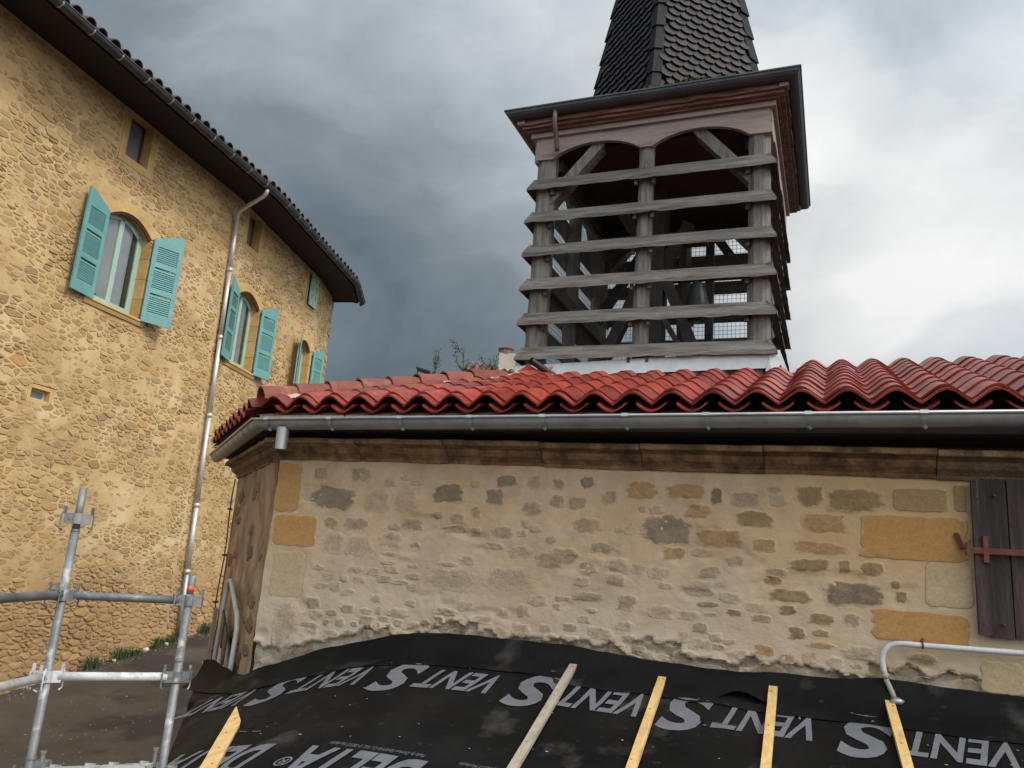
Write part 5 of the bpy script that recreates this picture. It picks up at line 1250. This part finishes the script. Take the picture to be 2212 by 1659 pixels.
def rosette(p, z, m, dirs):
    mb = MB()
    # four-cup collar: flat cross plates with wedge heads
    for d in dirs:
        n = Vector((-d.y, d.x, 0)); c = z_(p, z) + d * .035
        vs = []
        for a in (-.018, .030):
            for w_, h in ((-.016, -.028), (.016, -.028), (.016, .026), (-.016, .026)): vs.append(c + d * a + n * w_ + Vector((0, 0, h)))
        mb.add(vs, [(0, 1, 2, 3), (4, 7, 6, 5), (0, 4, 5, 1), (1, 5, 6, 2), (2, 6, 7, 3), (3, 7, 4, 0)])
        q = c + d * .030; lp = [q + n * .024 + Vector((0, 0, .045)), q + d * .012 + n * .024 + Vector((0, 0, .02)), q + d * .012 + n * .024 + Vector((0, 0, -.055)), q + n * .0 + Vector((0, 0, -.066)), q - n * .02 + Vector((0, 0, -.058))]
        mb.tube(lp, .0045, 6); mb.tube([c + n * .0205, c + n * .0225], .006, 8)
        mb.box(tuple(q + Vector((-.006, -.006, .02))), tuple(q + Vector((.006, .006, .062))))
    mb.tube([z_(p, z - .028), z_(p, z + .028)], .030, 14); mb.obj('coupler', M[m], SC)
for z, m in ((-.304, 'steel'), (-.708, 'steel_white')):
    rosette(p1, z, m, (dirr, ldir, -dirr)); rosette(p2, z, 'steel', (-dirr, dirr))
rosette(p1, .09, 'steel', (dirr, -dirr)); rosette(p1, -1.19, 'steel', (-dirr, ldir)); rosette(p2, -1.19, 'steel', (dirr, ldir))
mb = MB(); mb.tube([z_(p2, -.71 + .085), z_(p2, -.705 + .09)], .0262, 14); mb.tube([z_(p1, -1.1), z_(p1, -1.09)], .0262, 12); mb.obj('spigot_joint', M['steel'], SC)
for i, (a, b) in enumerate(((.075, .335), (.345, .585))):
    mb = MB(); c0 = p1 + dirr * a + ldir * .03; c1_ = p1 + dirr * b + ldir * .03; e0 = c0 + ldir * 2.1; e1 = c1_ + ldir * 2.1
    zt_ = -1.135; vs = [z_(c, zt_) for c in (c0, c1_, e1, e0)] + [z_(c, zt_ - .05) for c in (c0, c1_, e1, e0)]
    mb.add(vs, [(0, 1, 2, 3), (0, 4, 5, 1), (1, 5, 6, 2), (2, 6, 7, 3), (3, 7, 4, 0)])
    # embossed studs
    for q_ in (.2, .8): c = c0.lerp(c1_, q_); mb.beam(z_(c - ldir * .045, zt_ - .012), z_(c + ldir * .03, zt_ + .006), .022, .022)
    o = mb.obj('deck_plank', M['deckm'], SC); nb = MB()
    for r_ in range(16):
        for q_ in (.15, .38, .62, .85):
            c = c0.lerp(c1_, q_) + ldir * (.06 + r_ * .12); nb.tube([z_(c, zt_), z_(c, zt_ + .003)], [.011, .008], 8)
    nb.obj('anti_slip_studs', M['deckm'], o, kind='stuff')
mb = MB(); c = p1 + dirr * .05 + back * .0; mb.box(tuple(z_(c, -1.15) + Vector((-.03, -.03, 0))), tuple(z_(c, -1.11) + Vector((.035, .03, 0)))); mb.tube([z_(c, -1.11), z_(c, -1.075)], .012, 8); mb.tube([z_(c, -1.075), z_(c, -1.065)], .017, 8); mb.obj('deck_clamp', M['steel'], SC)
mb = MB(); c = p2 - dirr * .045; mb.tube([z_(c, -1.16), z_(c + Vector((0, 0, 0)), -1.08)], .010, 8); mb.tube([z_(c, -1.08), z_(c, -1.068)], .016, 8); mb.obj('deck_clamp', M['steel'], SC)
# ------------------------------------------------------------------ pipe on the chapel wall
CP = thing('wall_pipe', 'white painted bent pipe clipped to the wall under the dark plank shutter', 'pipe', (.6, 5.36, -.26), CH)
mb = MB(); pts = [(2.3, 5.35, -.205), (.95, 5.352, -.243), (.454, 5.352, -.252), (.36, 5.352, -.252), (.315, 5.352, -.256), (.275, 5.352, -.275), (.25, 5.35, -.308), (.24, 5.35, -.35), (.246, 5.35, -.405), (.256, 5.35, -.44)]
mb.tube(pts, .0165, 12); mb.obj('white_pipe', M['pipe_white'], CP, smooth=True)
mb = MB(); mb.tube([(.254, 5.35, -.435), (.262, 5.345, -.47), (.285, 5.33, -.52), (.298, 5.315, -.560)], .0145, 10); mb.tube([(.254, 5.35, -.43), (.258, 5.349, -.452)], .022, 10); mb.obj('bare_pipe_end', M['batten_grey'], CP, smooth=True)
mb = MB(); mb.tube([(.300, 5.315, -.553), (.305, 5.31, -.572), (.307, 5.305, -.588)], [.020, .045, .030], 14); mb.obj('pipe_foot', M['zinc'], CP, smooth=True)
mb = MB(); mb.tube([(.448, 5.352, -.252), (.460, 5.352, -.252)], .0195, 12); mb.box((.448, 5.345, -.236), (.460, 5.405, -.222)); mb.box((.446, 5.342, -.228), (.462, 5.352, -.212)); mb.obj('pipe_clip', M['rust'], CP)
# ------------------------------------------------------------------ cable on the chapel corner edge
CE = C0 + FD * FL
CBL = thing('wall_cable', 'thin dark cable clipped down the far edge of the chapel side wall', 'cable', (CE.x, CE.y, -2), CH)
mb = MB(); pts = []
for i in range(20): z = .72 - i * .16; p = C0 + FD * (FL + .0) - FN * (.03 + .008 * math.sin(i)); pts.append((p.x, p.y, z))
mb.tube(pts, .007, 6); mb.obj('cable', M['plastic_black'], CBL)
for i in range(2, 19, 3):
    p = Vector(pts[i]); mb = MB(); mb.box(tuple(p - Vector((.022, .015, .01))), tuple(p + Vector((.015, .02, .01)))); mb.obj('cable_clip', M['plastic_black'], CBL)
# ------------------------------------------------------------------ planks and barrier leaning at the side wall
def lean_plank(label, t0, off0, t1, off1, z1, w_, m, zb=-2.6, cat='plank'):
    P = C0 + FD * t0 - FN * off0; Q = C0 + FD * t1 - FN * off1
    t = thing('wooden_plank', label, cat, (P.x, P.y, zb), CH)
    mb = MB(); mb.beam((P.x, P.y, zb), (Q.x, Q.y, z1), w_, .03, up=tuple(FN), seg=6, wob=.02); mb.obj('board', M[m], t); return t
lean_plank('tall brown plank leaning at the far end of the chapel side wall', 2.22, .06, 2.20, .03, -.62, .10, 'plank')
lean_plank('brown plank standing between the tall end plank and the barrier', 1.72, .05, 1.70, .025, -.95, .14, 'plank')
BA = thing('metal_barrier', 'grey tubular metal barrier with a scuffed board leaning against the chapel side wall', 'barrier', tuple(C0 + FD * 1.2 - FN * .3 + Vector((0, 0, -2.6))), CH)
def fp(t, o, z): p = C0 + FD * t - FN * o; return (p.x, p.y, z)
mb = MB(); mb.tube([fp(.44, .11, -2.6), fp(.47, .075, -.95), fp(.48, .068, -.66), fp(.58, .066, -.56), fp(1.28, .06, -.30), fp(1.40, .06, -.31), fp(1.44, .065, -.45), fp(1.46, .12, -2.6)], .021, 12); mb.obj('tube_frame', M['barrier'], BA, smooth=True)
mb = MB(); mb.add([fp(.52, .10, -2.5), fp(1.42, .10, -2.5), fp(1.38, .055, -.62), fp(.54, .06, -.98)], [(0, 1, 2, 3)]); mb.add([fp(.52, .09, -2.5), fp(1.42, .09, -2.5), fp(1.38, .045, -.62), fp(.54, .05, -.98)], [(0, 1, 2, 3)]); mb.obj('board', M['barrier_board'], BA)
for t0, t1 in ((.66, .84), (.92, 1.10)):
    mb = MB(); q_ = [fp(a, o, b) for o in (.105, .118) for a, b in ((t0, -1.02 + (t0 - .54) * .4), (t1, -1.02 + (t1 - .54) * .4), (t1, -.74 + (t1 - .58) * .36), (t0, -.74 + (t0 - .58) * .36))]
    mb.add(q_, [(0, 1, 2, 3), (4, 5, 6, 7), (0, 1, 5, 4), (1, 2, 6, 5), (2, 3, 7, 6), (3, 0, 4, 7)]); mb.obj('dark_slot', M['plastic_black'], BA)
mb = MB(); mb.add([fp(.85, .102, -2.4), fp(1.2, .102, -2.4), fp(1.15, .07, -.85), fp(.85, .08, -1.3)], [(0, 1, 2, 3)]); mb.obj('pale_panel', M['plank'], BA)
# ------------------------------------------------------------------ broken tile on the flashing
BT = thing('broken_tile', 'bright red broken roof tile lying against the pale flashing of the belfry', 'roof tile', (-2.74, 7.18, 1.87), CH)
mb = MB(); t_ = .012
for pts in ([(-2.90, 7.13, 1.915), (-2.79, 7.12, 1.975), (-2.70, 7.15, 1.93), (-2.78, 7.12, 1.865)], [(-2.78, 7.12, 1.865), (-2.70, 7.15, 1.93), (-2.56, 7.20, 1.975), (-2.60, 7.19, 1.915)]):
    vs = pts + [(x, y + t_, z - .004) for x, y, z in pts]; mb.add(vs, [(0, 1, 2, 3), (4, 5, 6, 7), (0, 4, 5, 1), (1, 5, 6, 2), (2, 6, 7, 3), (3, 7, 4, 0)])
mb.obj('tile_piece', M['redtile'], BT)
# ------------------------------------------------------------------ weeds along the house wall
def blade(mb, p, h, lean, w_):
    d = Vector((math.cos(lean), math.sin(lean), 0)); n = Vector((-d.y, d.x, 0)); k = random.uniform(.1, .6)
    a = p - n * w_; b = p + n * w_; m1 = p + d * (h * k * .4) + Vector((0, 0, h * .6)); tip = p + d * (h * k) + Vector((0, 0, h))
    mb.add([a, b, m1 + n * w_ * .8, m1 - n * w_ * .8, tip], [(0, 1, 2, 3), (3, 2, 4)])
W_ = [(12.25, .19, 'bushy grassy weed nearest the scaffold post at the foot of the house wall'), (12.95, .20, 'tall dark green weed at the foot of the house wall, second from the scaffold'), (13.25, .11, 'small weed tuft squeezed between two taller weeds at the wall foot'),
      (13.95, .17, 'dark leafy weed in the middle of the row at the wall foot'), (14.30, .14, 'broad leafy weed beside a pale loose stone at the wall foot'), (14.55, .20, 'weed left of the downpipe foot'), (15.6, .22, 'weed behind the red-marked scaffold tube near the downpipe'), (16.5, .26, 'farthest green weed at the street corner by the house wall'), (17.0, .16, 'low weed beyond the downpipe, near the chapel corner')]
for s, h, lab in W_:
    o_ = .10; p0 = HP(s, base_z(s), o_); t = thing('weed', lab, 'weed', tuple(p0), 0, 'weeds along the foot of the house wall')
    mb = MB()
    for i in range(130):
        q = p0 + HT(s) * random.gauss(0, .10) + HN(s) * random.gauss(0, .04); q.z = base_z(s) - .01; blade(mb, q, h * random.uniform(.4, 1.35), random.uniform(0, 6.28), random.uniform(.004, .012))
    mb.obj('leaves', M['leaf'], t, kind=None)
for s, r_, lab in ((13.55, .06, 'pale loose stone between weeds at the foot of the house wall'), (14.12, .045, 'small white loose stone right of the leafy weed at the wall foot'), (12.75, .035, 'tiny pale stone at the wall foot near the scaffold')):
    p0 = HP(s, base_z(s) + r_ * .6, .13); bm = bmesh.new(); bmesh.ops.create_icosphere(bm, subdivisions=2, radius=r_)
    for v in bm.verts: v.co *= 1 + .3 * nz(v.co.x, v.co.y, v.co.z, 18 + s); v.co.z *= .8
    me = bpy.data.meshes.new('loose_stone'); bm.to_mesh(me); bm.free(); me.materials.append(M['white_stone']); o = bpy.data.objects.new('loose_stone', me); COL.objects.link(o); o.location = p0; o['label'] = lab; o['category'] = 'stone'
# ------------------------------------------------------------------ behind the hip: saplings, chimney cap, far house
def sapling(x, y, z0, z1, lab, m, spread, n, seed):
    t = thing('sapling', lab, 'sapling', (x, y, z0), 0, 'slender plants rising beyond the hip tiles'); rnd = random.Random(seed)
    mb = MB(); pts = [(x + .03 * math.sin(i + seed), y, z0 + (z1 - z0) * i / 8) for i in range(9)]; mb.tube(pts, [.022 - .0021 * i for i in range(9)], 6)
    lb = MB()
    stems = [pts]
    for k in range(5):
        zb = z1 - rnd.uniform(.15, .7); dx = rnd.uniform(-1, 1) * spread; st = [(x, y, zb), (x + dx * .6, y + rnd.uniform(-.1, .1), zb + .12), (x + dx, y + rnd.uniform(-.15, .15), zb + rnd.uniform(.2, .38))]; mb.tube(st, [.008, .006, .003], 5); stems.append(st)
    mb.obj('stem', M['leaf_dark'], t)
    for i in range(n):
        st = rnd.choice(stems); k = rnd.uniform(.2 if st is not pts else .82, 1); f = k * (len(st) - 1); a = int(min(f, len(st) - 2)); p = Vector(st[a]).lerp(Vector(st[a + 1]), f - a)
        q = p + Vector((rnd.gauss(0, .035), rnd.gauss(0, .035), rnd.gauss(0, .03))); s_ = rnd.uniform(.012, .028); e = Vector((rnd.uniform(-1, 1), rnd.uniform(-1, 1), rnd.uniform(-.6, 1))).normalized(); g = e.orthogonal().normalized()
        lb.add([q - e * s_, q + g * s_ * .5, q + e * s_, q - g * s_ * .5], [(0, 1, 2, 3)])
    lb.obj('leaves', M[m], t)
sapling(-1.42, 13.95, -1.2, 3.66, 'spindly sapling top showing left of the others above the hip tiles', 'leaf_dark', .10, 260, 1)
sapling(-.90, 13.97, -1.2, 3.86, 'tallest spiky sapling top showing above the middle of the hip', 'leaf_dark', .24, 420, 2)
sapling(-.38, 13.99, -1.2, 3.66, 'yellowish weed stalks in front of the far tiled roof', 'leaf', .26, 420, 3)
CC = thing('chimney_cap', 'small flat dark chimney cap on thin legs just above the hip tiles', 'chimney cap', (-1.56, 13.9, 2.6), 0)
mb = MB(); mb.beam((-1.72, 13.9, 3.36), (-1.48, 13.9, 3.30), .3, .02, seg=1); mb.obj('cap_plate', M['plastic_black'], CC)
mb = MB()
mb.box((-1.72, 13.8, 0.0), (-1.45, 14.05, 3.1)); mb.obj('flue', M['concrete'], CC)
for x in (-1.70, -1.51): mb = MB(); mb.tube([(x, 13.88, 3.05), (x, 13.88, 3.34)], .008, 6); mb.obj('leg', M['plastic_black'], CC)
FH = thing('far_house', 'far house with an old tiled roof and a rendered chimney beside the belfry', 'house', (2.0, 27, -1.0), R(0))
mb = MB(); mb.add([(-1.45, 25, -1), (6, 25, -1), (6, 31, -1), (-1.45, 31, -1), (-1.45, 25, 5.98), (6, 25, 5.98), (6, 31, 5.98), (-1.45, 31, 5.98), (-1.45, 28, 7.0), (6, 28, 7.0)], [(0, 1, 5, 4), (1, 2, 6, 9, 5), (2, 3, 7, 6), (3, 0, 4, 8, 7)]); mb.obj('wall', M['concrete'], FH)
mb = MB(); mb.add([(-1.6, 24.7, 5.98), (6.1, 24.7, 5.98), (6.1, 28, 7.10), (-1.6, 28, 7.10), (6.1, 31.3, 5.98), (-1.6, 31.3, 5.98)], [(0, 1, 2, 3), (3, 2, 4, 5)]); mb.obj('roof', M['tile_old'], FH)
ctm = canal_mesh('roof_tile', M['tile_old'], .11, .095, .5, .016, 6); sl = math.atan(1.12 / 3.3)
for i in range(13):
    for r_ in range(7):
        mm = Matrix.Translation((-1.5 + i * .24, 24.66 + r_ * .42 * math.cos(sl), 6.0 + r_ * .42 * math.sin(sl))) @ Matrix.Rotation(sl - .03, 4, 'X') @ Matrix.Rotation(random.uniform(-.05, .05), 4, 'Z'); inst('roof_tile', ctm, FH, mm)
mb = MB(); mb.tube([(-1.65, 24.6, 5.94), (3.5, 24.6, 5.94)], .06, 8); mb.obj('gutter', M['zinc_dark'], FH)
mb = MB(); mb.box((-.50, 25.7, 6.0), (.05, 26.2, 6.98)); mb.box((-.56, 25.66, 6.35), (.11, 26.24, 6.42)); mb.obj('chimney', M['concrete'], FH)
ch = MB(); ch.tube([(-.28, 25.93, 6.98), (-.28, 25.93, 7.10), (-.28, 25.93, 7.16)], [.26, .24, .28], 12); ch.obj('chimney_pot', M['tile_old'], FH)

# ------------------------------------------------------------------ grit on the street
mb = MB(); rnd = random.Random(12)
for i in range(1500):
    x, y = rnd.uniform(-6.2, -1.2), rnd.uniform(4.5, 15.5)
    if i % 3 == 0:
        s = rnd.uniform(10, 18); p = HP(s, 0, .06 + abs(rnd.gauss(0, .16))); x, y = p.x, p.y
    z = base_z(x * AD.x + y * AD.y) + .012 * fbm(x, y, 0, .9, 3); r_ = rnd.uniform(.006, .018) * (1.6 if i % 17 == 0 else 1)
    mb.add([(x + rnd.uniform(-r_, r_) * .4 + r_ * dx, y + r_ * dy, z + r_ * dz) for dx, dy, dz in ((1, 0, 0), (0, 1, 0), (-1, 0, 0), (0, -1, 0), (0, 0, .7))], [(0, 1, 4), (1, 2, 4), (2, 3, 4), (3, 0, 4)])
g_ = mb.obj('gravel', M['grit'], None, kind='stuff'); g_['label'] = 'loose grit and small stones scattered on the street along the house wall'; g_['category'] = 'gravel'
print('objects', len(bpy.data.objects), 'tris ~', sum(len(o.data.polygons) for o in bpy.data.objects if o.type == 'MESH'))
